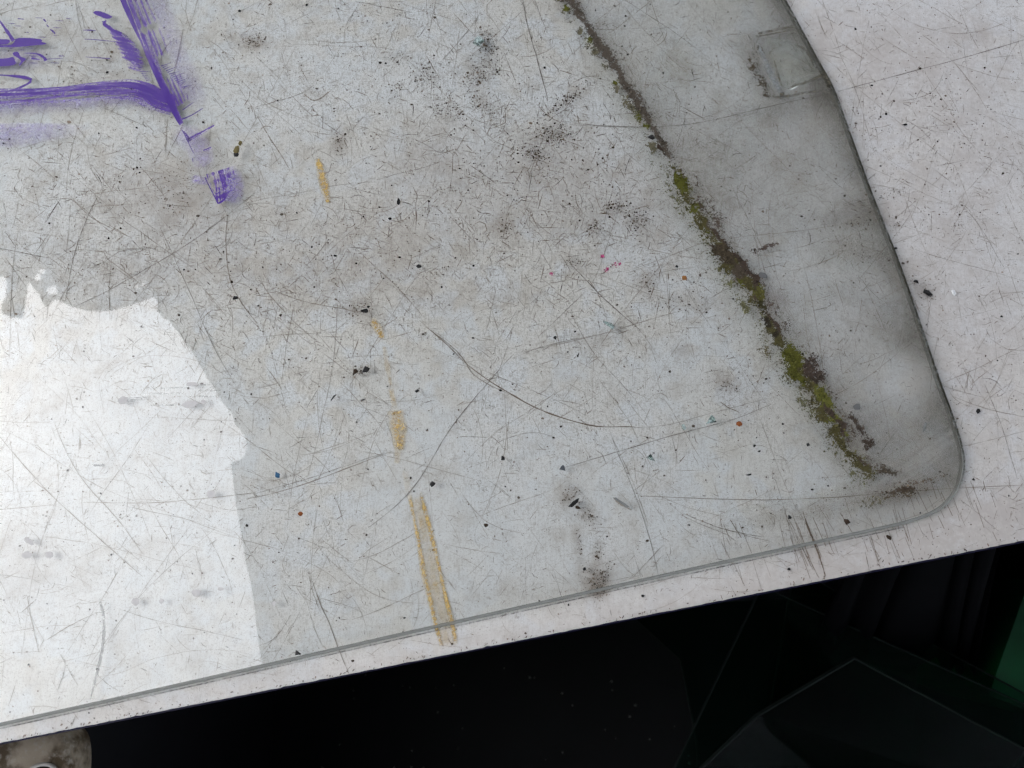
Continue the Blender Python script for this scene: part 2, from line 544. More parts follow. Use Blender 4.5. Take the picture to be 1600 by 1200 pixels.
for x, y, rx, ry, a, k in [(1500, 520, 140, 260, -15, .85), (1450, 840, 300, 40, -11, .85), (900, 985, 420, 22, -11, .45), (1440, 80, 220, 130, 20, .55), (200, 1110, 420, 14, -11, .5)]:
    pink += k * gauss(px, py, x, y, rx, ry, a)
dirt = np.stack([brown, pink, grey, wear(px, py)], -1)
top = mesh('table_top', P, grid_faces(len(us), len(vs_)), LAMINATE, table, smooth=True, attrs={'dirt': dirt})
corners = TB(np.array([TL, TR, TR, TL]), np.array([0.0006, 0.0006, TD, TD]), T)[:, :2]
v, f = prism_vf(corners, T - .022, T - .0012)
mesh('core_board', v, f, WOODM, table)
v, f = prism_vf(TB(np.array([TL, TR, TR, TL]), np.array([-.0011, -.0011, .0004, .0004]), T)[:, :2], T - .021, T - .0016)
mesh('colour_fringe', v, f, BLUEFRINGE, table)  # lens colour fringe drawn as an added dark blue strip
for u, w in ((TL + .06, .34), (TR - .06, .34), (TL + .06, TD - .08), (TR - .06, TD - .08)):
    q = TB(u, w, 0.0)
    v, f = box_vf((q[0] - .02, q[1] - .02, 0), (q[0] + .02, q[1] + .02, T - .0222))
    mesh('leg', v, f, STEEL, table)

# ------------------------------------------------------------------ scratches (soil-filled, thousands)
BROWN, DARK, MIDC = np.array([.20, .145, .105]), np.array([.085, .07, .06]), np.array([.46, .41, .36])


def ribbons(path, width, z, cols):
    """path (n,k,2) pixels, width (n,k) pixels, z (n,), cols (n,3) -> verts, faces, colours on plane z"""
    n, k, _ = path.shape
    d = np.gradient(path, axis=1)
    d /= np.maximum(np.linalg.norm(d, axis=2, keepdims=True), 1e-6)
    nrm = np.stack([-d[..., 1], d[..., 0]], -1) * (width[..., None] / 2)
    a, b = path + nrm, path - nrm
    p = np.stack([a, b], 2).reshape(n, k * 2, 2)
    P = W(p[..., 0], p[..., 1], z[:, None])
    base = (np.arange(k - 1) * 2)
    fq = np.stack([base, base + 1, base + 3, base + 2], -1)
    F = (fq[None] + (np.arange(n) * 2 * k)[:, None, None]).reshape(-1, 4)
    C = np.repeat(np.c_[cols, np.ones(n)][:, None], 2 * k, 1)
    return P.reshape(-1, 3), F, C.reshape(-1, 4)


def hairs(n, med, sig, wlo, whi, curve, dark, k=6, area=(-260, 1860, -240, 1290)):
    c = np.stack([rng.uniform(area[0], area[1], n), rng.uniform(area[2], area[3], n)], -1)
    if area[0] > -200:                                   # a worn patch fades out all round
        c = np.stack([rng.normal((area[0] + area[1]) / 2, (area[1] - area[0]) / 3.2, n), rng.normal((area[2] + area[3]) / 2, (area[3] - area[2]) / 3.0, n)], -1)
    L = med * np.exp(rng.normal(0, sig, n))
    ang = rng.uniform(0, 2 * math.pi, n)
    # the hand-made marks favour a few directions
    fav = rng.random(n) < .45
    ang = np.where(fav, R(1) * rng.choice([20, -15, 62, 112, 40], n) + rng.normal(0, .3, n), ang)
    t = np.linspace(-.5, .5, k)
    cur = rng.normal(0, curve, n) * (rng.random(n) < .3)
    a = ang[:, None] + cur[:, None] * t[None] * 2 + np.cumsum(rng.normal(0, .035, (n, k)), 1)
    step = (L / (k - 1))[:, None]
    xs, ys = np.cumsum(np.cos(a) * step, 1), np.cumsum(np.sin(a) * step, 1)
    p = np.stack([xs - xs.mean(1, keepdims=True) + c[:, :1], ys - ys.mean(1, keepdims=True) + c[:, 1:]], -1)
    w = rng.uniform(wlo, whi, n)[:, None] * (1 - .75 * (np.abs(t)[None] * 2) ** 2) * rng.uniform(.15, 1.3, (n, k))
    s = np.clip(rng.beta(2, 2, n) * dark, 0, 1)[:, None]
    tone = np.where(rng.random((n, 1)) < .72, BROWN, DARK)
    col = MIDC * (1 - s) + tone * s
    _, v = UV2(W(p[..., 0], p[..., 1]))
    ok = (v.min(1) > .0006) & (rng.random(n) < np.where(med > 40, .62, wear(c[:, 0], c[:, 1]) * 1.35))
    return p[ok], w[ok], col[ok]


VV, FF, CC = [], [], []
nv = 0


def collect(p, w, col, z0=.00004, dz=.00012, zbase=T):
    global nv
    z = zbase + z0 + rng.random(len(p)) * dz
    P_, F_, C_ = ribbons(p, w, z, col)
    VV.append(P_); FF.append(F_ + nv); CC.append(C_)
    nv += len(P_)


collect(*hairs(21000, 3.8, .55, .5, 1.2, .5, 1.15, 3))
collect(*hairs(9000, 9, .55, .4, 1.05, .6, .95, 4))
collect(*hairs(3600, 20, .6, .35, .9, .5, .75, 6))
collect(*hairs(2200, 55, .5, .35, .85, .4, .62, 14))
collect(*hairs(820, 150, .6, .4, .9, .4, .62, 24))
collect(*hairs(1300, 13, .6, .45, 1.15, .6, 1.1, 5, (620, 1120, 120, 480)))
collect(*hairs(1200, 15, .6, .45, 1.1, .6, 1.0, 5, (-40, 640, 250, 600)))
# vertical knife marks by the front edge
nk = 80
cx = rng.uniform(1130, 1560, nk)
cyy = 1003 - (cx - 800) * .1975 - rng.uniform(4, 110, nk)
Lk = rng.uniform(10, 60, nk)
aa = R(68) + rng.normal(0, .1, nk)
t = np.linspace(-.5, .5, 4)
p = np.stack([cx[:, None] + np.cos(aa)[:, None] * Lk[:, None] * t, cyy[:, None] + np.sin(aa)[:, None] * Lk[:, None] * t], -1)
_, vv = UV2(W(p[..., 0], p[..., 1]))
ok = vv.min(1) > .0006
collect(p[ok], (np.full((nk, 4), .75) * rng.uniform(.5, 1.3, (nk, 1)))[ok], (MIDC * .35 + BROWN * .65 + rng.normal(0, .02, (nk, 1)))[ok])
# tiny nicks along the rim
nn = 260
cx = rng.uniform(-150, 1750, nn)
off = np.abs(rng.normal(0, 3, nn)) + .8
cyy = 1003 - (cx - 800) * .1975 - off
aa = rng.normal(R(-70), .6, nn)
Lk = rng.uniform(1, 5, nn)
t = np.linspace(-.5, .5, 3)
p = np.stack([cx[:, None] + np.cos(aa)[:, None] * Lk[:, None] * t, cyy[:, None] + np.sin(aa)[:, None] * Lk[:, None] * t], -1)
_, vv = UV2(W(p[..., 0], p[..., 1]))
ok = vv.min(1) > .0003
collect(p[ok], np.tile(rng.uniform(.7, 1.8, (nn, 1)), 3)[ok], (np.array([.20, .15, .12]) * rng.uniform(.4, 1.5, (nn, 1)))[ok], .0002)
# the long ones one can follow by eye
longs = [
    ([(665, 510), (700, 540), (730, 572), (780, 605), (840, 640), (900, 660), (935, 668), (992, 667)], 2.05, .85),
    ([(668, 512), (712, 545), (728, 566), (736, 585), (770, 605), (800, 618)], 1.5, .8),
    ([(548, 380), (580, 412), (620, 448), (665, 500)], 1.1, .7), ([(990, 668), (1040, 666), (1100, 648), (1200, 622)], .9, .5),
    ([(1605, 61), (1500, 93), (1400, 120), (1308, 145)], 1.3, .8), ([(1300, 146), (1200, 165), (1100, 190), (1040, 196), (960, 198), (890, 193)], 1.2, .6),
    ([(1000, 775), (1100, 779), (1200, 781), (1300, 777), (1390, 769), (1500, 762), (1605, 758)], 1.3, .75),
    ([(880, 731), (960, 708), (1050, 680), (1150, 655), (1205, 632)], 1.1, .65),
    ([(385, 780), (440, 768), (500, 748), (560, 724), (612, 705)], 1.4, .6), ([(395, 772), (470, 752), (540, 728), (600, 708)], .9, .5),
    ([(575, 825), (630, 782), (665, 735), (700, 672), (735, 630), (760, 600), (800, 555)], 1.2, .65),
    ([(955, 678), (962, 700), (980, 740), (1000, 790), (1012, 830), (1022, 865), (1030, 905)], 1.0, .6), ([(957, 685), (985, 742), (1006, 796), (1014, 820)], .9, .6),
    ([(817, 0), (824, 40), (838, 90), (848, 125), (856, 155)], 1.7, .75), ([(836, 0), (845, 28), (853, 52)], 1.1, .6),
    ([(110, 482), (160, 460), (220, 425), (290, 385), (345, 345), (400, 300)], 1.1, .6), ([(250, 355), (275, 410), (300, 465), (330, 540), (365, 600)], 1.1, .6),
    ([(356, 330), (352, 370), (354, 410), (362, 450), (385, 485), (402, 505)], 1.6, .85), ([(-10, 386), (20, 392), (50, 399), (76, 404)], 1.5, .75),
    ([(102, 470), (110, 420), (120, 380), (140, 330), (150, 310)], 1.3, .6), ([(14, 560), (20, 400), (30, 355)], 1.0, .5), ([(172, 500), (170, 450), (175, 405)], 1.2, .6),
    ([(70, 314), (100, 310), (115, 312), (140, 340), (170, 355), (200, 370)], 1.2, .65), ([(80, 410), (115, 388), (160, 395), (200, 390), (250, 387)], 1.0, .55), ([(150, 420), (175, 400), (190, 391), (240, 388)], 1.0, .5),
    ([(485, 900), (500, 945), (514, 975), (527, 1012), (544, 1052)], 1.6, .7), ([(483, 900), (490, 930), (502, 960)], 1.1, .45),
    ([(1255, 800), (1264, 830), (1278, 862), (1290, 900)], 2.8, .9), ([(1244, 815), (1254, 845), (1268, 880), (1280, 903)], 2.0, .75), ([(1260, 815), (1272, 850)], 2.2, .9), ([(1251, 850), (1270, 890)], 1.5, .8),
    ([(1210, 744), (1224, 790), (1240, 850), (1248, 895)], 1.0, .55), ([(1360, 835), (1368, 860), (1378, 890)], 1.5, .8), ([(1352, 862), (1360, 895)], 1.2, .7),
    ([(0, 683), (40, 730), (80, 775), (120, 812), (165, 852), (222, 902)], 1.5, .65), ([(85, 660), (100, 700), (130, 755), (180, 805), (222, 865)], 1.3, .55), ([(130, 785), (230, 787), (300, 782), (400, 771)], 1.4, .6),
    ([(228, 712), (260, 752), (290, 785), (316, 805)], 1.2, .5), ([(300, 782), (360, 800), (400, 790)], .9, .4), ([(0, 668), (60, 700), (110, 735), (170, 770), (260, 800), (390, 850)], .9, .45),
    ([(825, 547), (880, 536), (960, 515), (1020, 497), (1065, 485)], 1.1, .6), ([(800, 560), (850, 540), (960, 519)], .9, .5),
    ([(888, 408), (910, 432), (935, 458), (960, 482), (1000, 515)], 1.5, .8), ([(965, 335), (950, 380), (938, 415), (922, 452)], 1.0, .6), ([(915, 455), (880, 490), (840, 528)], 1.0, .55), ([(1095, 380), (1060, 395), (990, 420)], .9, .5),
    ([(440, 598), (447, 540), (455, 500), (459, 475)], 1.0, .55), ([(402, 432), (425, 465), (455, 500), (490, 530)], 1.1, .6), ([(430, 455), (470, 472), (520, 482), (565, 490)], 1.3, .7),
    ([(400, 527), (450, 522), (500, 520)], .9, .5), ([(474, 420), (495, 398), (515, 373)], 1.1, .6), ([(788, 160), (790, 192), (788, 194), (765, 201)], 1.3, .7), ([(400, 167), (440, 157), (475, 145), (490, 132)], 1.0, .55),
    ([(475, 147), (493, 159), (517, 140)], 2.2, .35), ([(402, 182), (420, 215), (437, 240), (452, 266)], 1.8, .6), ([(555, 2), (600, 10), (645, 19)], 1.3, .7), ([(690, 95), (730, 50), (752, 18)], .9, .5),
    ([(640, 215), (670, 228), (688, 242), (700, 230)], 1.1, .6), ([(735, 258), (752, 270), (775, 288)], 1.5, .6), ([(838, 163), (855, 182), (882, 196)], 1.3, .8), ([(862, 184), (880, 172), (890, 165)], 1.1, .6), ([(895, 192), (920, 196), (1000, 199)], 1.1, .65),
    ([(1125, 628), (1138, 638), (1152, 645)], 1.6, .9), ([(958, 777), (966, 786), (981, 794)], 3.0, .3), ([(1068, 803), (1100, 817), (1140, 832), (1190, 842)], 1.5, .7), ([(1060, 803), (1100, 822), (1140, 838)], 1.0, .5), ([(990, 900), (1010, 880), (1037, 852)], 1.2, .6),
    ([(1330, 560), (1345, 572), (1400, 545)], .9, .5), ([(1305, 436), (1315, 465), (1320, 480)], 1.1, .6), ([(1270, 485), (1290, 482), (1305, 472)], 1.2, .6), ([(1340, 430), (1370, 462), (1380, 470)], .9, .5),
    ([(1430, 390), (1480, 406), (1560, 428), (1600, 440)], .9, .5), ([(1500, 318), (1530, 350), (1570, 420)], .9, .45), ([(1470, 600), (1530, 575), (1600, 540)], 1.0, .5), ([(1490, 620), (1540, 640), (1605, 652)], 1.0, .55),
    ([(1538, 600), (1560, 650), (1590, 750)], 1.1, .55), ([(1455, 470), (1447, 520)], 1.0, .6), ([(1425, 462), (1437, 487)], 1.5, .55), ([(1575, 742), (1580, 765), (1587, 771), (1598, 755)], 1.2, .7), ([(1500, 780), (1530, 805), (1560, 830)], 1.0, .5),
    ([(1260, 78), (1300, 80), (1330, 95)], .8, .4), ([(1310, 65), (1340, 82), (1352, 90)], 1.1, .55), ([(1410, 158), (1440, 152), (1465, 138), (1475, 110)], .9, .5), ([(1405, 120), (1385, 158)], .9, .5), ([(1485, 175), (1500, 205), (1532, 240)], 1.0, .5),
    ([(135, 50), (120, 0)], .8, .5), ([(225, 85), (245, 100), (262, 130)], .9, .5), ([(118, 0), (122, 30), (130, 60)], 1.1, .5), ([(300, 50), (290, 25), (292, 0)], .9, .4), ([(262, 185), (256, 245)], 1.6, .35), ([(270, 120), (280, 75), (285, 40)], 1.5, .4),
    ([(140, 160), (190, 180), (235, 200)], .9, .5), ([(100, 170), (120, 200), (150, 235)], .9, .4), ([(215, 255), (235, 278), (262, 315)], 1.0, .6), ([(400, 150), (430, 175), (470, 210)], .9, .4), ([(320, 60), (345, 75), (362, 98)], .9, .5),
    ([(73, 1000), (100, 980), (150, 958)], 1.4, .55), ([(32, 958), (58, 936)], 1.6, .4), ([(42, 930), (52, 985), (60, 1018)], 1.4, .4), ([(90, 1078), (104, 1040), (95, 1020)], 1.4, .4), ([(104, 1040), (122, 1072)], 1.2, .35), ([(155, 1058), (172, 1072), (185, 1078)], 1.2, .5),
    ([(180, 950), (250, 972), (320, 985), (380, 1000)], 1.1, .45), ([(112, 1135), (119, 1118)], 1.0, .5), ([(216, 1092), (235, 1099)], 1.2, .5), ([(640, 1000), (690, 1010), (722, 1012)], 1.0, .55), ([(455, 960), (430, 1000), (400, 1010)], .8, .4),
    ([(550, 968), (600, 950), (660, 920), (700, 905)], 1.0, .5), ([(545, 880), (600, 862), (690, 808)], .9, .5), ([(500, 840), (540, 872), (552, 880)], .9, .5), ([(565, 705), (640, 720), (750, 752)], .9, .5),
]
for pts, w, s in longs:
    w, s = (w, s) if w > 2 else (w * .82, s * .78)
    q, _ = resample(np.asarray(pts, float), 26)
    q = q + np.cumsum(rng.normal(0, .18, q.shape), 0)
    t = np.linspace(-1, 1, 26)
    ww = w * (1 - .55 * np.abs(t) ** 3) * rng.uniform(.3, 1.25, 26)
    col = MIDC * (1 - s) + np.where(rng.random() < .5, BROWN, DARK) * s
    collect(q[None], ww[None], col[None], .0002, .00004)
tag(mesh('scratches', np.concatenate(VV), np.concatenate(FF), SCRATCH, table, attrs={'col': np.concatenate(CC)}), kind='stuff')

# ------------------------------------------------------------------ soil specks ground into the laminate


def specks(c, r, cols, zbase, dz=.00006, k=5):
    n = len(c)
    a = np.linspace(0, 2 * math.pi, k + 1)[:-1][None] + rng.uniform(0, 6, (n, 1))
    rr = r[:, None] * rng.uniform(.55, 1.35, (n, k))
    sx = rng.uniform(.7, 1.5, (n, 1))
    p = np.stack([c[:, :1] + np.cos(a) * rr * sx, c[:, 1:] + np.sin(a) * rr], -1)
    P_ = W(p[..., 0], p[..., 1], (zbase + rng.random(n) * dz)[:, None])
    F_ = np.arange(n * k).reshape(n, k)[:, ::-1]
    C_ = np.repeat(np.c_[cols, np.ones(n)][:, None], k, 1).reshape(-1, 4)
    return P_.reshape(-1, 3), F_, C_


def tone(n, lo=.35, hi=1.6):
    base = np.array([[.055, .045, .04], [.13, .10, .075], [.03, .03, .03], [.20, .16, .13]])[rng.integers(0, 4, n)]
    return base * rng.uniform(lo, hi, (n, 1))


n = 24000
c = np.stack([rng.uniform(-240, 1850, n), rng.uniform(-240, 1280, n)], -1)
r = .5 * np.exp(rng.normal(0, .42, n))
C = [(c, r, tone(n) + np.array([.14, .11, .09]))]
n = 1100
cb = np.stack([rng.uniform(-240, 1850, n), rng.uniform(-240, 1280, n)], -1)
cb = cb[rng.random(n) < wear(cb[:, 0], cb[:, 1]) + .1]
n = len(cb)
C.append((cb, rng.uniform(.9, 2.2, n), tone(n, .3, .9)))
for x, y, rx, ry, a, n in [(865, 212, 20, 9, 8, 330), (838, 242, 10, 7, 25, 200), (812, 235, 14, 12, 0, 60), (757, 105, 13, 20, 10, 240), (745, 122, 14, 7, -20, 120), (758, 60, 9, 8, 0, 160), (765, 75, 8, 8, 0, 110),
                           (664, 118, 11, 12, 0, 170), (622, 90, 14, 6, 0, 60), (618, 140, 6, 12, 20, 80), (690, 172, 14, 7, 30, 100), (715, 172, 16, 6, 50, 110), (755, 165, 20, 7, 48, 110), (885, 155, 32, 5, -33, 150), (875, 165, 28, 4, -33, 90),
                           (995, 345, 9, 10, 0, 190), (965, 325, 10, 5, 0, 110), (932, 355, 9, 7, 0, 90), (790, 355, 6, 9, 0, 80), (1445, 455, 13, 10, 35, 90), (1420, 440, 10, 6, 20, 30), (1340, 347, 22, 6, 0, 110), (1345, 395, 30, 10, 10, 130), (1390, 345, 20, 8, 0, 50),
                           (1060, 475, 28, 7, 5, 90), (1085, 440, 22, 18, 0, 90), (900, 408, 8, 3, 0, 40), (1012, 440, 7, 9, 10, 70), (560, 482, 10, 6, 0, 90), (565, 580, 14, 7, 0, 60), (1133, 604, 8, 7, 0, 100), (888, 775, 8, 10, 45, 90),
                           (920, 805, 9, 6, 45, 120), (905, 850, 2.5, 16, -8, 60), (934, 862, 4, 9, 0, 60), (930, 905, 13, 10, 40, 200), (946, 900, 4, 11, 18, 120), (935, 925, 9, 6, 0, 90), (1385, 305, 22, 6, 0, 60), (1500, 350, 22, 14, 0, 80),
                           (400, 65, 11, 7, 0, 90), (530, 222, 7, 12, 0, 80), (690, 330, 20, 8, 0, 40), (270, 300, 50, 25, 0, 200), (170, 105, 25, 20, 0, 90), (115, 122, 10, 6, 20, 50), (385, 65, 8, 6, 0, 40), (1475, 150, 20, 12, 0, 50), (1500, 215, 40, 40, 0, 90), (1350, 200, 40, 30, 0, 80),
                           (1180, 560, 40, 50, 0, 120), (770, 270, 40, 18, 20, 110), (640, 400, 60, 30, 0, 110), (440, 420, 50, 40, 0, 110), (60, 830, 50, 40, 0, 120), (195, 800, 12, 10, 0, 40), (300, 760, 14, 8, 0, 30), (1320, 780, 40, 15, 0, 60), (950, 280, 60, 40, 0, 160), (640, 260, 80, 60, 0, 120)]:
    al = R(a)
    g2 = rng.normal(0, 1, (n, 2)) * (rx, ry)
    cc = np.stack([x + g2[:, 0] * math.cos(al) - g2[:, 1] * math.sin(al), y + g2[:, 0] * math.sin(al) + g2[:, 1] * math.cos(al)], -1)
    C.append((cc, (.52 * np.exp(rng.normal(0, .5, n))).clip(.2, 2.0), tone(n, .4, 1.4) + np.array([.06, .045, .032])))
c = np.concatenate([a for a, _, _ in C]); r = np.concatenate([a for _, a, _ in C]); k = np.concatenate([a for _, _, a in C])
_, v = UV2(W(c[:, 0], c[:, 1]))
ok = (v > .002) & ((np.arange(len(c)) >= 24000) | (rng.random(len(c)) < wear(c[:, 0], c[:, 1]) * 1.2 + .1))
P_, F_, C_ = specks(c[ok], r[ok], k[ok], T + .00026)
tag(mesh('ingrained_soil', P_, F_, SPECK, table, attrs={'col': C_}), kind='stuff')
for i, (x, y, s) in enumerate(((965, 414, 5), (947, 422, 4), (862, 428, 2.5), (941, 400, 2.5))):      # pink flecks
    n = 15
    cc = np.array([x, y]) + rng.normal(0, 1, (n, 2)) * s * .6
    P_, F_, C_ = specks(cc, rng.uniform(.4, 1.5, n), np.array([.62, .12, .27]) * rng.uniform(.7, 1.3, (n, 1)), T + .00034)
    mesh('pink_fleck', P_, F_, SPECK, table, attrs={'col': C_})


# ------------------------------------------------------------------ brushed and smeared marks
def strip(name, mat, parent, pts, left, right, cov, z, ang=None, n=None, mcols=14, flip=False):
    """a mark along pts; left/right half widths (px lists along it), cov(t, s) with s -1..1 across"""
    pts = np.asarray(pts, float)
    n = n or max(8, int(np.hypot(*(pts[1:] - pts[:-1]).T).sum() / 4))
    q, L = resample(pts, n)
    d = np.gradient(q, axis=0)
    d /= np.linalg.norm(d, axis=1, keepdims=True)
    nrm = np.stack([-d[:, 1], d[:, 0]], -1) * (-1 if flip else 1)
    t = np.linspace(0, 1, n)
    lw = np.interp(t, np.linspace(0, 1, len(left)), left)
    rw = np.interp(t, np.linspace(0, 1, len(right)), right)
    s = np.linspace(-1, 1, mcols)
    offs = np.where(s[None] < 0, s[None] * lw[:, None], s[None] * rw[:, None])
    p = q[:, None] + nrm[:, None] * offs[..., None]
    tt, ss = np.broadcast_arrays(t[:, None], s[None])
    cv = np.clip(cov(tt, ss), 0, 1.5)
    if ang is None:
        st = np.stack([np.broadcast_to((t * L)[:, None], offs.shape), offs, np.full(offs.shape, rng.uniform(0, 9))], -1) / 100
    else:
        a = R(ang)
        st = np.stack([p[..., 0] * math.cos(a) + p[..., 1] * math.sin(a), -p[..., 0] * math.sin(a) + p[..., 1] * math.cos(a), np.zeros(offs.shape)], -1) / 100
    return mesh(name, W(p[..., 0], p[..., 1], z).reshape(-1, 3), grid_faces(n, mcols) if flip else grid_faces(n, mcols)[:, ::-1], mat, parent, attrs={'cov': cv.ravel(), 'st': st.reshape(-1, 3)})


def bell(t, s, a=.12, b=.12):
    return sstep(0, a, t) * sstep(1, 1 - b, t) * (1 - s ** 2)


for pts, w, k in [([(496, 246), (502, 270), (507, 290), (513, 318)], [5, 9, 9, 4], 1.1), ([(580, 498), (590, 512), (598, 530)], [6, 9, 5], .9), ([(600, 540), (606, 580), (612, 605)], [5, 6, 3], .35),
                  ([(610, 605), (618, 640)], [5, 7], .45), ([(618, 640), (622, 668), (624, 705)], [15, 17, 8], .95), ([(622, 700), (620, 725)], [8, 6], .35), ([(632, 735), (640, 770)], [8, 8], .25),
                  ([(639, 768), (646, 805), (655, 850), (662, 895), (672, 935), (683, 985), (692, 1014)], [5, 4, 5, 7, 6, 5, 5], .95), ([(655, 765), (664, 798), (674, 835), (683, 875), (694, 925), (706, 972), (713, 1010)], [5, 5, 6, 4, 5, 6, 5], 1.15),
                  ([(650, 770), (668, 860), (690, 960), (702, 1012)], [10, 12, 13, 13], .42)]:
    strip('ochre_stain', OCHRE, table, pts, w, w, lambda t, s, k=k: .78 * k * bell(t, s, .07, .06) * (1 - .6 * s ** 2) * (.82 + .25 * np.sin(t * 9 + k * 20) * np.sin(t * 23 + k)), T + .0005)

# ------------------------------------------------------------------ the car window pane
glass = empty('car_glass_sheet', 'large greenish car window pane lying flat on the scratched white table', 'window glass', (float(W(600, 500)[0]), float(W(600, 500)[1]), T + .0003))
right_edge = [(1090, -255), (1165, -115), (1227, 0), (1254, 50), (1281, 100), (1297, 127), (1306, 147), (1325, 200), (1343, 250), (1361, 300), (1381, 350), (1401, 400), (1419, 450), (1436, 500), (1453, 550), (1470, 600),
              (1487, 645), (1500, 685), (1506, 710), (1507, 730), (1503, 752), (1496, 770), (1484, 786), (1467, 800), (1442, 811), (1412, 820), (1363, 831), (1280, 849), (1200, 866), (1050, 899), (800, 955), (600, 1000), (400, 1046), (200, 1091), (0, 1135)]
off_edge = [(-300, 1202), (-560, 1258), (-640, 1262), (-690, 1215), (-705, 1130), (-700, 700), (-640, 100), (-560, -300), (-520, -390), (-420, -430), (300, -440), (900, -425), (1000, -405), (1050, -350)]
olp, _ = resample(np.array(right_edge + off_edge + [right_edge[0]], float), 620)
olp = olp[:-1]
GT = .004
olw = W(olp[:, 0], olp[:, 1], T + .0003 + GT / 2)[:, :2]
area = .5 * np.sum(olw[:, 0] * np.roll(olw[:, 1], -1) - np.roll(olw[:, 0], -1) * olw[:, 1])
if area < 0:
    olw = olw[::-1]
dn = np.roll(olw, -1, 0) - np.roll(olw, 1, 0)
dn /= np.linalg.norm(dn, axis=1, keepdims=True)
outw = np.stack([dn[:, 1], -dn[:, 0]], -1)
inset = .0020
N = len(olw)
z0, z1 = T + .0003, T + .0003 + GT
ZG = z1
inner = olw - outw * inset
gcen = inner.mean(0)
v = np.concatenate([np.c_[inner, np.full(N, z1)], np.c_[inner, np.full(N, z0)], [(*gcen, z1), (*gcen, z0)]])
mesh('glass_body', v, [(i, (i + 1) % N, 2 * N) for i in range(N)] + [(N + (i + 1) % N, N + i, 2 * N + 1) for i in range(N)], GLASS, glass)
prof = [(-inset, z1), (-inset * .55, z1 - .0003), (-inset * .22, z1 - .0010), (0, z1 - .0022), (-inset * .2, z0 + .0007), (-inset * .5, z0 + .0002), (-inset, z0)]
v = np.concatenate([np.c_[olw + outw * a, np.full(N, b)] for a, b in prof])
F = []
for i in range(len(prof) - 1):
    for j in range(N):
        k2 = (j + 1) % N
        F.append((i * N + j, (i + 1) * N + j, (i + 1) * N + k2, i * N + k2))
mesh('ground_edge', v, F, EDGE, glass, smooth=True)

# --- film of grime and painted edge shade along the right-hand side, and the mossy line
moss_pts = [(735, -262), (790, -175), (842, -90), (888, 0), (908, 30), (930, 62), (952, 95), (980, 138), (1005, 180), (1030, 220), (1046, 250), (1060, 280), (1078, 320), (1098, 352), (1122, 388), (1150, 430), (1172, 462), (1190, 492), (1210, 522), (1232, 552), (1252, 582), (1272, 612), (1292, 645), (1312, 678), (1335, 712), (1362, 748)]
mq = np.array(moss_pts, float)
rows = np.arange(-246, 836, 2.6)
re_ = np.array(right_edge, float)
re_ = re_[:np.argmax(re_[:, 1] > 838) + 1]
reS, _ = resample(re_, 500)
Rx = np.interp(rows, reS[:, 1], reS[:, 0]) - 3.0
Lx = np.interp(rows, mq[:, 1], mq[:, 0]) - 75
Lx = np.where(rows > 660, Lx - (rows - 660) * 1.1, Lx)
mc = 150
fx = Lx[:, None] + (Rx - Lx)[:, None] * np.linspace(0, 1, mc)[None]
fy = np.broadcast_to(rows[:, None], fx.shape)
dm, al = seg_dist(fx, fy, mq)
mqx = np.concatenate([mq, [(1345, 764), (1290, 778), (1215, 792), (1100, 806), (1000, 830)]])
side = fx - np.interp(fy, mqx[:, 1], mqx[:, 0])            # >0: to the right of the mossy line
de, _ = seg_dist(fx, fy, reS)
rightm = sstep(-4, np.interp(fy, [725, 775], [12, 150]), side)
below = sstep(800, 752, fy + (fx - 1400) * .18)


def wob(x, y, f, seed):
    return np.sin(x * f + seed) * np.sin(y * f * 1.3 + seed * 2.1) + .6 * np.sin(x * f * 2.3 + y * f * 1.7 + seed * .7)


band = .13 * rightm * below
A = {}
film_rgb = np.zeros(fx.shape + (3,))
film_a = np.zeros(fx.shape)


def add(a, rgb):
    global film_rgb, film_a
    a = np.clip(a, 0, .97)
    tot = film_a + a * (1 - film_a)
    film_rgb = np.where(tot[..., None] > 1e-5, (film_rgb * (film_a * (1 - a))[..., None] + np.array(rgb) * a[..., None]) / np.maximum(tot, 1e-5)[..., None], film_rgb)
    film_a = tot


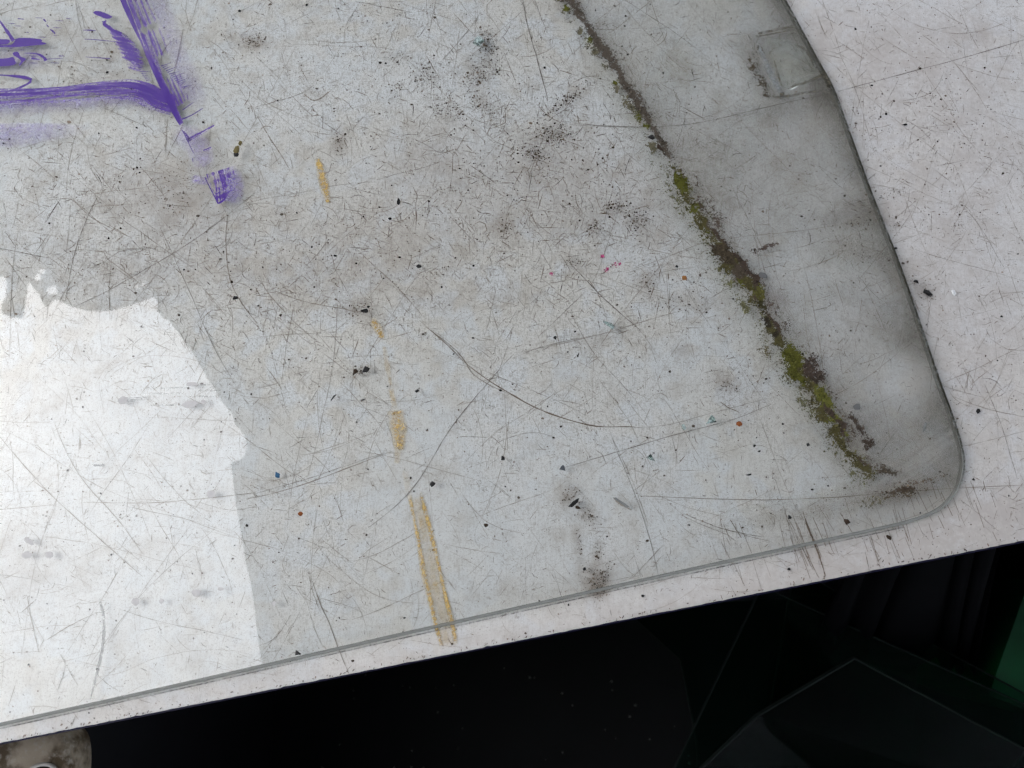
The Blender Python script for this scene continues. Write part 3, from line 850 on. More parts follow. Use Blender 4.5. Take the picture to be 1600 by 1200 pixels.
GRN, BRN, DRK = (.34, .335, .27), (.235, .19, .145), (.065, .06, .042)
add(band * 1.25 * (1 + .45 * wob(fx, fy, .017, 1)), GRN)
add(.42 * np.exp(-(np.maximum(side, 0) / 26)) * sstep(-3, 3, side) * below * sstep(765, 725, fy), BRN)
add(.20 * gauss(side, 0, -18, 0, 20, 1) * sstep(-40, 0, fy - 120), (.46, .46, .38))
edgeb = sstep(790, 750, fy)  # towards the edge, shade is painted into the film with the grime
add(.55 * np.exp(-(de / 10) ** 1.2) * edgeb * (1 + .3 * wob(fx, fy, .03, 4)), DRK)
add(.26 * np.exp(-(de / 34) ** 2) * edgeb * (1 + .5 * wob(fx, fy, .018, 2)), (.13, .125, .11))
for x, y, rx, ry, a, k, col in [(1410, 520, 55, 20, 12, .36, (.15, .13, .105)), (1375, 475, 55, 18, 10, .24, (.17, .15, .14)), (1345, 330, 50, 14, -10, .34, (.16, .14, .12)), (1340, 395, 45, 20, 15, .22, BRN), (1470, 640, 34, 40, 0, .28, (.13, .12, .105)),
                                (1360, 680, 55, 48, 20, .36, (.22, .19, .165)), (1440, 740, 60, 24, -15, .34, (.19, .165, .14)), (1405, 768, 42, 10, -12, .45, (.14, .105, .075)), (1330, 785, 60, 12, -10, .30, (.22, .19, .14)), (1250, 800, 50, 14, -8, .14, (.24, .21, .16)), (1300, 560, 40, 40, 0, .12, BRN), (1330, 610, 50, 22, 10, .18, BRN),
                                (1190, 110, 16, 40, -20, .42, (.16, .145, .12)), (1175, 75, 22, 22, 0, .30, (.15, .145, .125)), (1230, 55, 70, 6, -10, .35, (.16, .15, .12)), (1200, 170, 60, 12, -8, .26, (.19, .17, .14)), (1290, 150, 22, 14, 30, .5, (.10, .09, .075)), (1270, 60, 16, 10, 30, .3, DRK),
                                (1275, 100, 12, 34, -28, .25, (.13, .12, .10)), (1100, 120, 60, 40, 0, .10, GRN), (1240, 220, 60, 40, 0, .12, BRN), (1100, 240, 40, 60, -30, .18, BRN), (1190, 320, 60, 70, -30, .12, (.26, .22, .19)), (1210, 470, 26, 26, 0, .22, (.25, .20, .18)), (1040, 60, 20, 50, -20, .14, (.30, .29, .22))]:
    add(k * gauss(fx, fy, x, y, rx, ry, a) * (1 + .2 * wob(fx, fy, .05, x)), col)
film_a *= np.clip(.74 + .26 * np.exp(-(de / 14) ** 2), 0, 1)
# places wiped clean
for x, y, rx, ry, a, k in [(1400, 598, 46, 27, -8, .95), (1395, 560, 30, 14, 10, .4), (1440, 590, 20, 16, 0, .4), (1390, 440, 40, 18, 15, .4), (1450, 788, 60, 9, -18, .9), (1330, 490, 45, 30, 20, .5), (1400, 330, 20, 40, -20, .3), (1280, 420, 40, 34, 0, .35), (1130, 75, 34, 30, 0, .5), (1240, 100, 30, 26, -25, .45)]:
    film_a *= 1 - k * gauss(fx, fy, x, y, rx, ry, a)
for pa, pb, w, k in [((1375, 752), (1486, 676), 5, .55), ((1395, 752), (1490, 688), 3, .45), ((1410, 735), (1480, 690), 2.5, .4), ((1385, 770), (1470, 712), 2.5, .3)]:
    dd, _ = seg_dist(fx, fy, [pa, pb])
    film_a *= 1 - k * np.exp(-(dd / w) ** 2)
core_rgb = np.zeros(fx.shape + (3,))
core_a = np.zeros(fx.shape)


def addc(a, rgb):
    global core_rgb, core_a
    core_rgb = np.where((a > core_a)[..., None], np.array(rgb), core_rgb)
    core_a = np.maximum(core_a, a)


GREEN, GREEN2, BROWNC, BLK = (.118, .122, .020), (.165, .17, .034), (.085, .066, .044), (.035, .03, .022)
OLV = (.105, .094, .036)
upper = sstep(262, 235, fy)
wcore = np.interp(fy, [-250, 0, 200, 252, 270, 330, 380, 440, 480, 500, 540, 600, 680, 700, 748], [13, 13, 11, 6, 10, 13, 17, 22, 8, 7, 17, 19, 15, 13, 15])
cen = np.interp(fy, [-250, 250, 300, 440, 480, 520, 600, 700, 750], [2, 2, 2, 6, 2, 2, -4, -6, -2])
side = side + (2.5 * np.sin(fy * .11) + 2 * np.sin(fy * .27 + 1) + 2 * wob(fx, fy, .09, 2)) * np.where(fy < 255, .35, 1)
wcore = wcore * (1 + .25 * np.sin(fy * .075 + 2))
sx = (side - cen) / wcore
addc(upper * .88 * np.exp(-np.abs(sx) ** 1.5), (.115, .096, .078))
addc(upper * .66 * gauss(side, 0, -13, 0, 9, 1) * (.7 + .45 * wob(fx, fy, .11, 3)), (.17, .155, .10))
lower = 1 - upper
fade = sstep(770, 735, fy)
addc(lower * fade * .70 * np.exp(-np.abs(sx * .8) ** 1.9) * (1 + .12 * wob(fx, fy, .06, 5)), OLV)
addc(lower * fade * .46 * gauss(side - cen, 0, -20, 0, 11, 1) * (.85 + .35 * wob(fx, fy, .06, 7)), (.17, .165, .085))
addc(lower * fade * .40 * gauss(side - cen, 0, 24, 0, 10, 1) * (.85 + .35 * wob(fx, fy, .06, 9)), (.13, .10, .08))
addc(lower * fade * .9 * np.exp(-np.abs((side - cen + wcore * .25) / (wcore * .55)) ** 2) * (.62 + .45 * wob(fx, fy, .028, 1.3)), GREEN)
addc(lower * fade * .98 * np.exp(-np.abs((side - cen - wcore * .75) / (wcore * .38)) ** 2) * (.78 + .3 * wob(fx, fy, .045, 2.2)), (.085, .062, .05))
for x, y, rx, ry, a, k, col in [(1135, 400, 26, 12, 50, 1.0, BROWNC), (1155, 425, 16, 12, 40, 1.0, (.10, .08, .06)), (1168, 440, 14, 8, 50, .95, OLV), (1182, 455, 14, 10, 55, 1.0, (.125, .12, .03)), (1265, 575, 12, 16, 20, .95, (.09, .065, .055)), (1280, 590, 10, 10, 30, .95, (.08, .06, .05)),
                                (1240, 560, 12, 22, -35, 1.05, GREEN), (1285, 620, 9, 24, -30, 1.05, GREEN2), (1302, 655, 10, 10, 0, .85, GREEN2), (1318, 680, 8, 9, 0, .75, GREEN2), (1065, 285, 9, 20, -28, 1.05, GREEN), (1085, 325, 12, 9, 0, .8, GREEN), (1342, 668, 4, 20, -35, .95, (.08, .06, .05)), (1356, 692, 7, 8, 0, .95, (.075, .055, .045)),
                                (1350, 740, 12, 16, 0, .62, (.15, .15, .05)), (1335, 715, 18, 10, 20, .55, (.16, .155, .06)), (1385, 735, 16, 6, 25, .7, (.10, .08, .06)), (1405, 767, 26, 5, -12, .72, (.09, .068, .05)), (1395, 775, 50, 6, -12, .5, (.13, .105, .07)), (1430, 755, 40, 7, -14, .5, (.15, .115, .085)), (1370, 782, 28, 8, -12, .52, (.17, .155, .10)),
                                (1200, 385, 14, 3.5, -22, .75, (.12, .09, .08)), (1178, 392, 5, 4, 0, .8, (.10, .08, .07)), (1185, 75, 8, 10, 0, .6, BROWNC), (1178, 105, 8, 16, -20, .62, BROWNC), (1190, 125, 7, 14, -20, .62, BROWNC), (1198, 148, 6, 6, 0, .65, BROWNC), (1288, 118, 8, 3, 40, .8, BLK), (1296, 130, 4, 6, 0, .7, BLK),
                                (1200, 505, 6, 14, -30, .9, BLK), (1190, 480, 6, 12, -30, .9, (.05, .045, .02)), (1212, 522, 6, 8, -30, .85, BLK), (1140, 440, 12, 16, -30, .5, (.19, .19, .09)), (1200, 550, 14, 10, 40, .55, (.20, .175, .10)), (1062, 262, 16, 2.5, -15, .5, GREEN), (1042, 268, 6, 2.5, -20, .7, GREEN), (885, 12, 5, 6, 0, .85, GREEN), (920, 62, 6, 8, -30, .85, GREEN), (962, 128, 6, 5, 0, .7, GREEN), (998, 182, 5, 9, -25, .85, GREEN), (1012, 196, 9, 4, 10, .8, GREEN)]:
    addc(k * gauss(fx, fy, x, y, rx, ry, a), col)
P_ = W(fx, fy, ZG + .00005).reshape(-1, 3)
mesh('grime_shade_film', P_, grid_faces(len(rows), mc)[:, ::-1], GRIME_SHADE, glass, attrs={'film': np.c_[film_rgb.reshape(-1, 3), film_a.ravel()], 'core': np.c_[core_rgb.reshape(-1, 3), core_a.ravel()]})

strip('edge_shade', smear('olive_edge_shade', (.016, .015, .008), (.05, .047, .032), True, .8), glass, [p for p in right_edge if p[0] > 1080 and p[1] < 790][:23], [6.5] * 18 + [5, 3, 1], [1.5] * 20 + [1], lambda t, s: np.where(s > -.25, 1.5, .95 * (1 + s)) * sstep(1, .9, t) * (.8 + .2 * np.sin(t * 40)), ZG + .0003, n=160, mcols=14, flip=True)  # painted strip for the dark look of the edge seen from inside

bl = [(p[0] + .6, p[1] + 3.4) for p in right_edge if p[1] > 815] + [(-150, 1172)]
strip('edge_shade', smear('dark_contact_shade', (.06, .055, .045), (.16, .15, .13), True, .9), glass, bl, [1.3] * 12, [1.3] * 12, lambda t, s: .75 * (1 - s ** 2) * (.75 + .35 * np.sin(t * 60) * np.sin(t * 23)), T + .0006, n=200, mcols=6)  # contact shadow of the lower glass edge, painted as a thin dark strip

# --- moss and soil grains standing on that line
pick = core_a.ravel() > .26
idx = np.flatnonzero(pick)
wgt = core_a.ravel()[idx] ** 2
sel = rng.choice(idx, 14000, p=wgt / wgt.sum())
gx = fx.ravel()[sel] + rng.normal(0, 1.3, len(sel))
gy = fy.ravel()[sel] + rng.normal(0, 1.3, len(sel))
keep = (np.sin(gx * .33) * np.sin(gy * .29) + .5 * np.sin(gx * .13 + gy * .21) + rng.normal(0, .4, len(gx))) > -.25
gx, gy, gc = gx[keep], gy[keep], core_rgb.reshape(-1, 3)[sel][keep]
n = len(gx)
oc = np.array([(1, 0, 0), (-1, 0, 0), (0, 1, 0), (0, -1, 0), (0, 0, 1), (0, 0, -1)], float)
of = np.array([(0, 2, 4), (2, 1, 4), (1, 3, 4), (3, 0, 4), (2, 0, 5), (1, 2, 5), (3, 1, 5), (0, 3, 5)])
rad = MPX * .75 * np.exp(rng.normal(0, .4, n))
a = rng.uniform(0, 6.3, n)
sh = oc[None] * rng.uniform(.6, 1.4, (n, 6, 1)) * rad[:, None, None]
ca, sa = np.cos(a)[:, None], np.sin(a)[:, None]
sh = np.stack([sh[..., 0] * ca - sh[..., 1] * sa, sh[..., 0] * sa + sh[..., 1] * ca, sh[..., 2] * .7], -1)
P_ = W(gx, gy, ZG)[:, None] + sh + np.array([0, 0, 1]) * (rad * .5)[:, None, None]
gcol = np.c_[(gc * .75 + np.array([.09, .075, .05]) * .25) * rng.uniform(.35, 1.5, (n, 1)), np.ones(n)]
tag(mesh('moss_grains', P_.reshape(-1, 3), (of[None] + 6 * np.arange(n)[:, None, None]).reshape(-1, 3), MOSSM, glass, attrs={'col': np.repeat(gcol, 6, 0)}), kind='stuff')

# --- the clear adhesive pad near the upper right edge
padp, _ = resample(np.array([(1196, 58), (1222, 62), (1252, 70), (1264, 82), (1276, 110), (1280, 122), (1262, 128), (1232, 140), (1222, 138), (1210, 110), (1198, 72), (1196, 58)], float), 46)
padp = padp[:-1]
pw = W(padp[:, 0], padp[:, 1], ZG)[:, :2]
if np.sum(pw[:, 0] * np.roll(pw[:, 1], -1) - np.roll(pw[:, 0], -1) * pw[:, 1]) < 0:
    pw = pw[::-1]
cen2 = pw.mean(0)
v = np.concatenate([np.c_[pw, np.full(len(pw), ZG + .0001)], np.c_[pw, np.full(len(pw), ZG + .0005)], np.c_[cen2 + (pw - cen2) * .95, np.full(len(pw), ZG + .0008)]])
n = len(pw)
F = [list(range(2 * n, 3 * n))] + [(r_ * n + i, r_ * n + (i + 1) % n, (r_ + 1) * n + (i + 1) % n, (r_ + 1) * n + i) for r_ in (0, 1) for i in range(n)]
m = M('dirty_clear_adhesive')
nn_ = m.noise(160, 4, .6)
s = m.node('MixShader', {0: .02, 1: m.node('BsdfTransparent', {'Color': (.95, .96, .94)}), 2: m.node('BsdfGlossy', {'Roughness': .3})})
s = m.node('MixShader', {0: m.math('MULTIPLY', m.ramp(nn_, .3, .8), .42), 1: s.outputs[0], 2: m.node('BsdfDiffuse', {'Color': (.33, .335, .30)})})
PAD = m.done(s)
mesh('adhesive_pad', v, F, PAD, glass)
strip('adhesive_bead', smear('grey_bead', (.20, .215, .215), (.30, .31, .30), True, .4), glass, [(1184, 68), (1194, 92), (1205, 118), (1222, 148)], [3, 5, 6, 4], [3, 5, 6, 4], lambda t, s: .8 * bell(t, s, .1, .1), ZG + .0009)
DIRTLINE = smear('dark_dirt_line', (.06, .05, .035), (.14, .125, .09), True, .9)
for pts, w, k in [([(1183, 53), (1215, 46), (1242, 41)], 2.2, .9), ([(1178, 58), (1200, 54), (1240, 46)], 1.5, .9), ([(1235, 136), (1262, 128), (1288, 116)], 2.2, .9), ([(1205, 152), (1235, 150), (1262, 144), (1285, 142)], 2.0, .8), ([(1209, 92), (1216, 118), (1222, 136)], 1.6, .8), ([(1240, 70), (1256, 74), (1266, 88), (1272, 104)], 1.8, .7), ([(1284, 112), (1292, 122), (1298, 134)], 3.5, 1.0), ([(1218, 148), (1226, 148)], 4, 1.0)]:
    strip('dirt_line', DIRTLINE, glass, pts, [w, w * 1.3, w], [w, w * 1.3, w], lambda t, s, k=k: k * bell(t, s, .1, .1), ZG + .0011, mcols=7)
strip('pale_bead_rim', smear('pale_bead', (.75, .77, .74), (.70, .72, .70), True, .3), glass, [(1233, 141), (1240, 138), (1249, 133)], [1, 1.3, .8], [1, 1.3, .8], lambda t, s: 1.2 * bell(t, s), ZG + .0012, mcols=7)

# --- purple paint wiped over the glass
Z1 = ZG + .00008
pp = dict(parent=glass)


def ppoly(name, pts, z=Z1, mat=PURPLE_SOLID, par=glass, sub=44):
    q, _ = resample(np.array(list(pts) + [pts[0]], float), sub)
    q = q[:-1] + rng.normal(0, .12, (sub - 1, 2))
    P_ = W(q[:, 0], q[:, 1], z)
    ar = np.sum(P_[:, 0] * np.roll(P_[:, 1], -1) - np.roll(P_[:, 0], -1) * P_[:, 1])
    return mesh(name, P_, [list(range(len(q)))[::1 if ar > 0 else -1]], mat, par)


def pline(pts, w, name='paint_trail', z=None, mat=PURPLE_SOLID, par=glass, n=22):
    q, _ = resample(np.asarray(pts, float), n)
    w = np.interp(np.linspace(0, 1, n), np.linspace(0, 1, len(w)), w) * rng.uniform(.85, 1.15, n)
    P_, F_, _c2 = ribbons(q[None], w[None], np.array([z or Z1 + .00003 * rng.random()]), np.zeros((1, 3)))
    return mesh(name, P_, F_, mat, par)


# main diagonal stripe, drawn with a squeegee
def cov_main(t, s):
    base = np.where(s < .05, .72, np.where(s < .45, .54, .56 - .25 * s)) + .16 * np.sin(s * 31) * (s > -.6)
    base = np.where((s > -.75) & (s < -.45), .22, base)
    brk_ = 1 - .75 * np.exp(-((t - .34) / .018) ** 2) * (s > -.75)
    comb = 1 - .9 * sstep(.52, .55, t) * sstep(.70, .66, t) * sstep(.15, .3, s)
    tail = 1 - .95 * sstep(.86, .88, t) * sstep(.1, .3, s)
    return base * brk_ * comb * tail * sstep(1, .97, t) * sstep(1.0, .8, s)


strip('paint_stroke', PURPLE, glass, [(190, -30), (205, 10), (222, 52), (240, 96), (258, 136), (273, 167), (288, 197)], [4, 6, 7, 8, 8, 7, 4], [34, 38, 40, 38, 34, 30, 14], cov_main, Z1 + .00004, n=90, mcols=60, flip=True)
strip('paint_stroke', PURPLE, glass, [(178, -30), (196, 15), (226, 75), (250, 130), (272, 178), (284, 198)], [2, 2.5, 2, 2.5, 3, 2], [5, 6, 2, 5, 8, 3], lambda t, s: (1.1 - .55 * np.exp(-((t - .42) / .14) ** 2)) * sstep(1, .97, t), Z1 + .00007, n=80, mcols=8, flip=True)


def cov_band(t, s):
    return (.80 - .40 * sstep(-.4, 1, s) + .1 * np.sin(s * 17)) * sstep(1.0, .72, s) * sstep(-1.0, -.93, s) * (1 - .2 * np.sin(s * 9 + t * 3)) * sstep(1, .99, t) + .22 * sstep(.72, .85, t) * sstep(.9, .3, s) * sstep(-1, -.9, s) * sstep(1, .99, t)


strip('paint_stroke', PURPLE, glass, [(-30, 152), (40, 149), (110, 144), (165, 140), (205, 140), (230, 148), (247, 160), (272, 168)], [14, 12, 10, 10, 13, 16, 20, 20], [22, 20, 16, 14, 14, 17, 20, 16], cov_band, Z1 + .00001, n=100, mcols=40)
strip('paint_haze', PURPLE_HAZE, glass, [(-30, 205), (40, 202), (100, 200), (150, 200)], [12, 12, 9, 4], [34, 30, 20, 8], lambda t, s: .42 * sstep(1, .45, t) * (1 - np.abs(s) ** 3) * (1 - .45 * (s + 1) / 2), Z1 - .00002, n=50, mcols=22)
strip('paint_haze', PURPLE_HAZE, glass, [(-30, 168), (100, 162), (210, 152), (262, 182)], [6, 6, 6, 6], [26, 22, 18, 14], lambda t, s: .45 * sstep(1, .85, t) * sstep(1, -.6, s), Z1 - .00003, n=60, mcols=16)
strip('paint_haze', PURPLE_HAZE, glass, [(232, -20), (258, 40), (272, 80), (292, 130), (312, 175)], [8, 10, 12, 14, 10], [26, 24, 22, 26, 24], lambda t, s: .20 * bell(t, s, .02, .15), Z1 - .00004, n=60, mcols=16, flip=True)
strip('paint_haze', PURPLE_HAZE, glass, [(345, 262), (362, 290), (352, 320)], [22, 26, 20], [22, 26, 20], lambda t, s: .5 * bell(t, s, .3, .3), Z1 - .00001, mcols=16)
strip('paint_haze', PURPLE_HAZE, glass, [(268, 208), (300, 214), (316, 240), (320, 268)], [16, 22, 22, 16], [16, 22, 22, 16], lambda t, s: .30 * bell(t, s, .2, .2), Z1 - .00005, mcols=14)
strip('paint_haze', PURPLE_HAZE, glass, [(298, 278), (325, 284)], [8, 8], [8, 8], lambda t, s: .45 * bell(t, s, .3, .1), Z1 - .00006, mcols=8)
strip('paint_haze', PURPLE_HAZE, glass, [(-30, 95), (40, 92), (95, 88)], [26, 24, 14], [26, 22, 14], lambda t, s: .16 * sstep(1, .6, t) * (1 - s ** 2), Z1 - .00007, mcols=12)
# feathered smear
strip('paint_stroke', PURPLE, glass, [(160, 33), (172, 46), (186, 60), (199, 76), (212, 96), (222, 114), (230, 128)], [1.5, 5, 12, 15, 14, 10, 6], [1.5, 4, 10, 14, 16, 12, 6], lambda t, s: (.86 - .55 * np.abs(s) ** 2) * sstep(1, .62, t) * sstep(-.1, .1, t), Z1, ang=14, n=70, mcols=30)
ppoly('paint_blob', [(145, 19.5), (148, 17.2), (154, 17), (162, 19), (170, 23), (177, 26), (172, 28.5), (168, 30), (160, 27), (150, 23.5)])
pline([(166, 32), (161, 37), (168, 42), (178, 48), (190, 54)], [2.5, 5, 3.5, 5, 6])
ppoly('paint_blob', [(22, 66), (24, 59), (45, 59), (60, 60.5), (70, 62), (60, 64.5), (79, 68.5), (60, 70.2), (44, 72.2), (24, 74), (-40, 73), (-40, 71), (12, 70.5), (19, 70)])
ppoly('paint_blob', [(-40, 61), (14, 61), (17, 64), (14, 68), (8, 70), (-40, 70)])
pline([(-20, 8), (0, 33), (9, 46), (16, 56), (21, 64)], [2, 2, 3, 5, 6])
ppoly('paint_blob', [(-40, 93), (10, 91.5), (23, 88), (22.5, 94), (27, 100), (16, 103.5), (-40, 104)])
ppoly('paint_blob', [(19.5, 83), (22, 81), (27, 80.5), (30, 83), (30.5, 87), (36, 90.5), (42, 91), (36, 97), (31, 103), (29, 102), (34, 94.5), (27, 90), (21, 86.5)])
pline([(38, 83), (54, 83), (64, 86), (70, 91), (71.5, 95)], [1, 1.6, 2.2, 4, 5])
pline([(49, 91), (62, 93)], [3.2, 1.2])
pline([(45, 87), (58, 87.5)], [.8, .6])
pline([(-20, 116.5), (0, 117), (25, 119), (42, 121.5), (51, 124), (47, 129), (35, 134.5), (20, 140.5), (5, 146)], [1.5, 1.7, 2.3, 4.5, 5.5, 3.5, 1.8, 1.4, .9])
pline([(45, 131), (33, 137), (20, 143), (10, 148)], [1.2, 1.3, 1.0, .8])
pline([(68, 30), (72, 34)], [2.6, 1.6]); pline([(72.5, 38.5), (76, 42)], [1.2, 1.6]); pline([(78, 45.5), (83, 49), (86.5, 53)], [1, 2.6, 1.8])
pline([(130, 47), (140, 47), (150, 48)], [.8, 2, .8]); pline([(28, 29), (37, 30)], [1.6, .9]); pline([(132, 61), (150, 62), (180, 65)], [.9, 1.1, .8]); pline([(134, 89), (172, 91.5)], [.7, 1.3]); pline([(92, 87.5), (100, 87.5)], [1.4, .8]); pline([(70, 92.5), (98, 91)], [1, .6])
for i in range(26):
    x, y = rng.uniform(10, 105), rng.uniform(24, 100)
    pline([(x, y), (x + rng.uniform(3, 14), y + .6)], [.5, .8, .4], n=5)
for i in range(15):
    t = i / 14
    x, y = 252 + t * 34, 103 + t * 36
    pline([(x, y), (x + rng.uniform(6, 20), y - rng.uniform(3, 8))], [1.6, .9, .3], n=6)
for i in range(10):
    t = i / 9
    x, y = 212 + t * 16, 100 + t * 26
    pline([(x, y), (x + rng.uniform(6, 16), y + .5)], [1.3, .8, .3], n=6)
pline([(283, 187), (300, 180), (317, 169)], [2, 1.5, 1]); pline([(285, 172), (302, 160)], [1.6, .8])
pline([(284, 202), (292, 217), (299, 233), (304, 241)], [1.2, 1.4, 1, .7]); pline([(301, 247), (301.5, 253)], [1.2, .8])
strip('paint_stroke', PURPLE, glass, [(292, 220), (306, 212), (320, 205), (335, 196)], [4, 4, 3.5, 2], [4, 4, 3, 2], lambda t, s: .55 * (1.2 - s ** 2), Z1, mcols=8)
strip('paint_stroke', PURPLE, glass, [(287, 205), (296, 221)], [1, 4], [1, 3], lambda t, s: .6 + 0 * s, Z1, mcols=6)
strip('paint_stroke', PURPLE, glass, [(318, 236), (330, 231)], [2, 2], [2, 2], lambda t, s: .5 + 0 * s, Z1, mcols=6)


def cov_plaid(t, s):
    x = .44 + .14 * np.cos(s * 13) + .14 * np.cos(t * 23 + s * 2) + .35 * np.exp(-((s - .12) / .16) ** 2) * sstep(.75, .4, t) + .4 * np.exp(-((t - .86) / .1) ** 2) * sstep(.7, .0, s)
    return x * sstep(1.0, .8, s) * (1 - .8 * sstep(.35, .6, t) * sstep(.25, .6, s) * sstep(.98, .9, t))


strip('paint_stroke', PURPLE, glass, [(343, 266), (350, 290), (352, 314)], [22, 20, 12], [26, 22, 10], cov_plaid, Z1, n=40, mcols=40, flip=True)
pline([(320, 277), (330, 297), (341, 318)], [1.0, 1.6, 2.4]); pline([(336, 311), (348, 305), (362, 297)], [2.6, 2.8, 1]); pline([(341, 318), (348, 314), (352, 309)], [2.4, 3.4, 2]); pline([(337, 303), (345, 300)], [2, 1])

# --- dried drops, dull prints and a glue trace that break up the mirror image
DROP1, DROP2 = plain('dried_drop', (.60, .58, .57), .8, .1, .2, 400), plain('grey_print', (.14, .14, .14), .8, .1, .2, 400)
for x, y, rx, ry, a in [(297, 632, 13, 6, -8), (300, 600, 9, 4, 0), (212, 940, 6.5, 6, 0), (307, 926, 8, 6, 0), (252, 939, 4, 4, 0), (42, 867, 8, 6, 0), (77, 867, 7, 6, 0), (428, 943, 4, 4, 0), (45, 845, 9, 4, 35), (318, 628, 5, 4, 0), (330, 772, 7, 7, 0), (192, 625, 9, 6, -25), (1339, 636, 6, 5, 0), (1192, 430, 8, 5, 20), (345, 920, 5, 3, 10)]:
    aa = np.linspace(0, 2 * math.pi, 15)[:-1]
    rr = rng.uniform(.82, 1.15, 14)
    ux, uy = np.cos(aa) * rx * rr, np.sin(aa) * ry * rr
    q = np.stack([x + ux * math.cos(R(a)) - uy * math.sin(R(a)), y + ux * math.sin(R(a)) + uy * math.cos(R(a))], -1)
    P0, P1 = W(q[:, 0], q[:, 1], ZG + .00003), W(x + (q[:, 0] - x) * .8, y + (q[:, 1] - y) * .8, ZG + .00016)
    v = np.concatenate([P0, P1])
    F = [list(range(27, 13, -1))] + [(i, 14 + i, 14 + (i + 1) % 14, (i + 1) % 14) for i in range(14)]
    mesh('dried_drop', v, F, plain('dried_drop', (.40, .37, .355), .8, .1, .2, 400) if 'dried_drop' not in bpy.data.materials else bpy.data.materials['dried_drop'], glass).data.materials[0] = DROP2 if x > 1000 else DROP1
strip('glue_trace', PALE, glass, [(155, 934), (161, 955), (163, 985), (159, 1020), (151, 1055), (143, 1085), (141, 1098)], [2, 3, 3.2, 3.2, 3, 2, 1], [2, 3, 3.2, 3.2, 3, 2, 1], lambda t, s: .8 * bell(t, s, .08, .1), ZG + .0002, mcols=9)
strip('dull_smear', PALE, glass, [(145, 727), (164, 727)], [2, 2], [2, 2], lambda t, s: .9 * bell(t, s), ZG + .0002, mcols=6)
for i in range(9):
    x, y = rng.uniform(150, 320), 604 + i * 3.6 + rng.normal(0, 1.5)
    strip('dull_smear', PALE, glass, [(x, y), (x + rng.uniform(30, 80), y - 1)], [1, 1.4, 1], [1, 1.4, 1], lambda t, s: .35 * bell(t, s, .3, .3), ZG + .00012, mcols=5)


# ------------------------------------------------------------------ loose crumbs and chips, each a thing
def chunk(seed, flat=.55, pts=26, angular=False):
    g = np.random.default_rng(seed)
    bm = bmesh.new()
    p = g.normal(0, 1, (pts, 3))
    p /= np.linalg.norm(p, axis=1, keepdims=True)
    p *= g.uniform(.7 if not angular else .55, 1.0, (pts, 1))
    p[:, 2] *= flat
    vv = [bm.verts.new(q) for q in p]
    r_ = bmesh.ops.convex_hull(bm, input=vv)
    bmesh.ops.delete(bm, geom=[x for x in r_['geom_interior'] if isinstance(x, bmesh.types.BMVert)], context='VERTS')
    bm.verts.ensure_lookup_table()
    bm.verts.index_update()
    V_ = np.array([q.co[:] for q in bm.verts])
    F_ = [[q.index for q in f_.verts] for f_ in bm.faces]
    bm.free()
    V_ -= (V_.max(0) + V_.min(0)) / 2
    V_ /= np.maximum(V_.max(0) - V_.min(0), 1e-6)
    return V_, F_


def crumb(name, label, cat, x, y, w, h, ang, mat, thick=.5, z=None, seed=None, pts=22, angular=False, group=None):
    z = ZG if z is None else z
    V_, F_ = chunk(seed or int(x * 7 + y), 1.0, pts, angular)
    c0 = W(x, y, z)
    a = -R(ang)
    sx, sy, sz = w * MPX, h * MPX, thick * min(w, h) * MPX
    q = V_ * (sx, sy, sz)
    q = np.stack([q[:, 0] * math.cos(a) - q[:, 1] * math.sin(a), q[:, 0] * math.sin(a) + q[:, 1] * math.cos(a), q[:, 2] - q[:, 2].min() + .00005], -1) + c0
    return tag(mesh(name, q, F_, mat, origin=c0), label, cat, group=group)


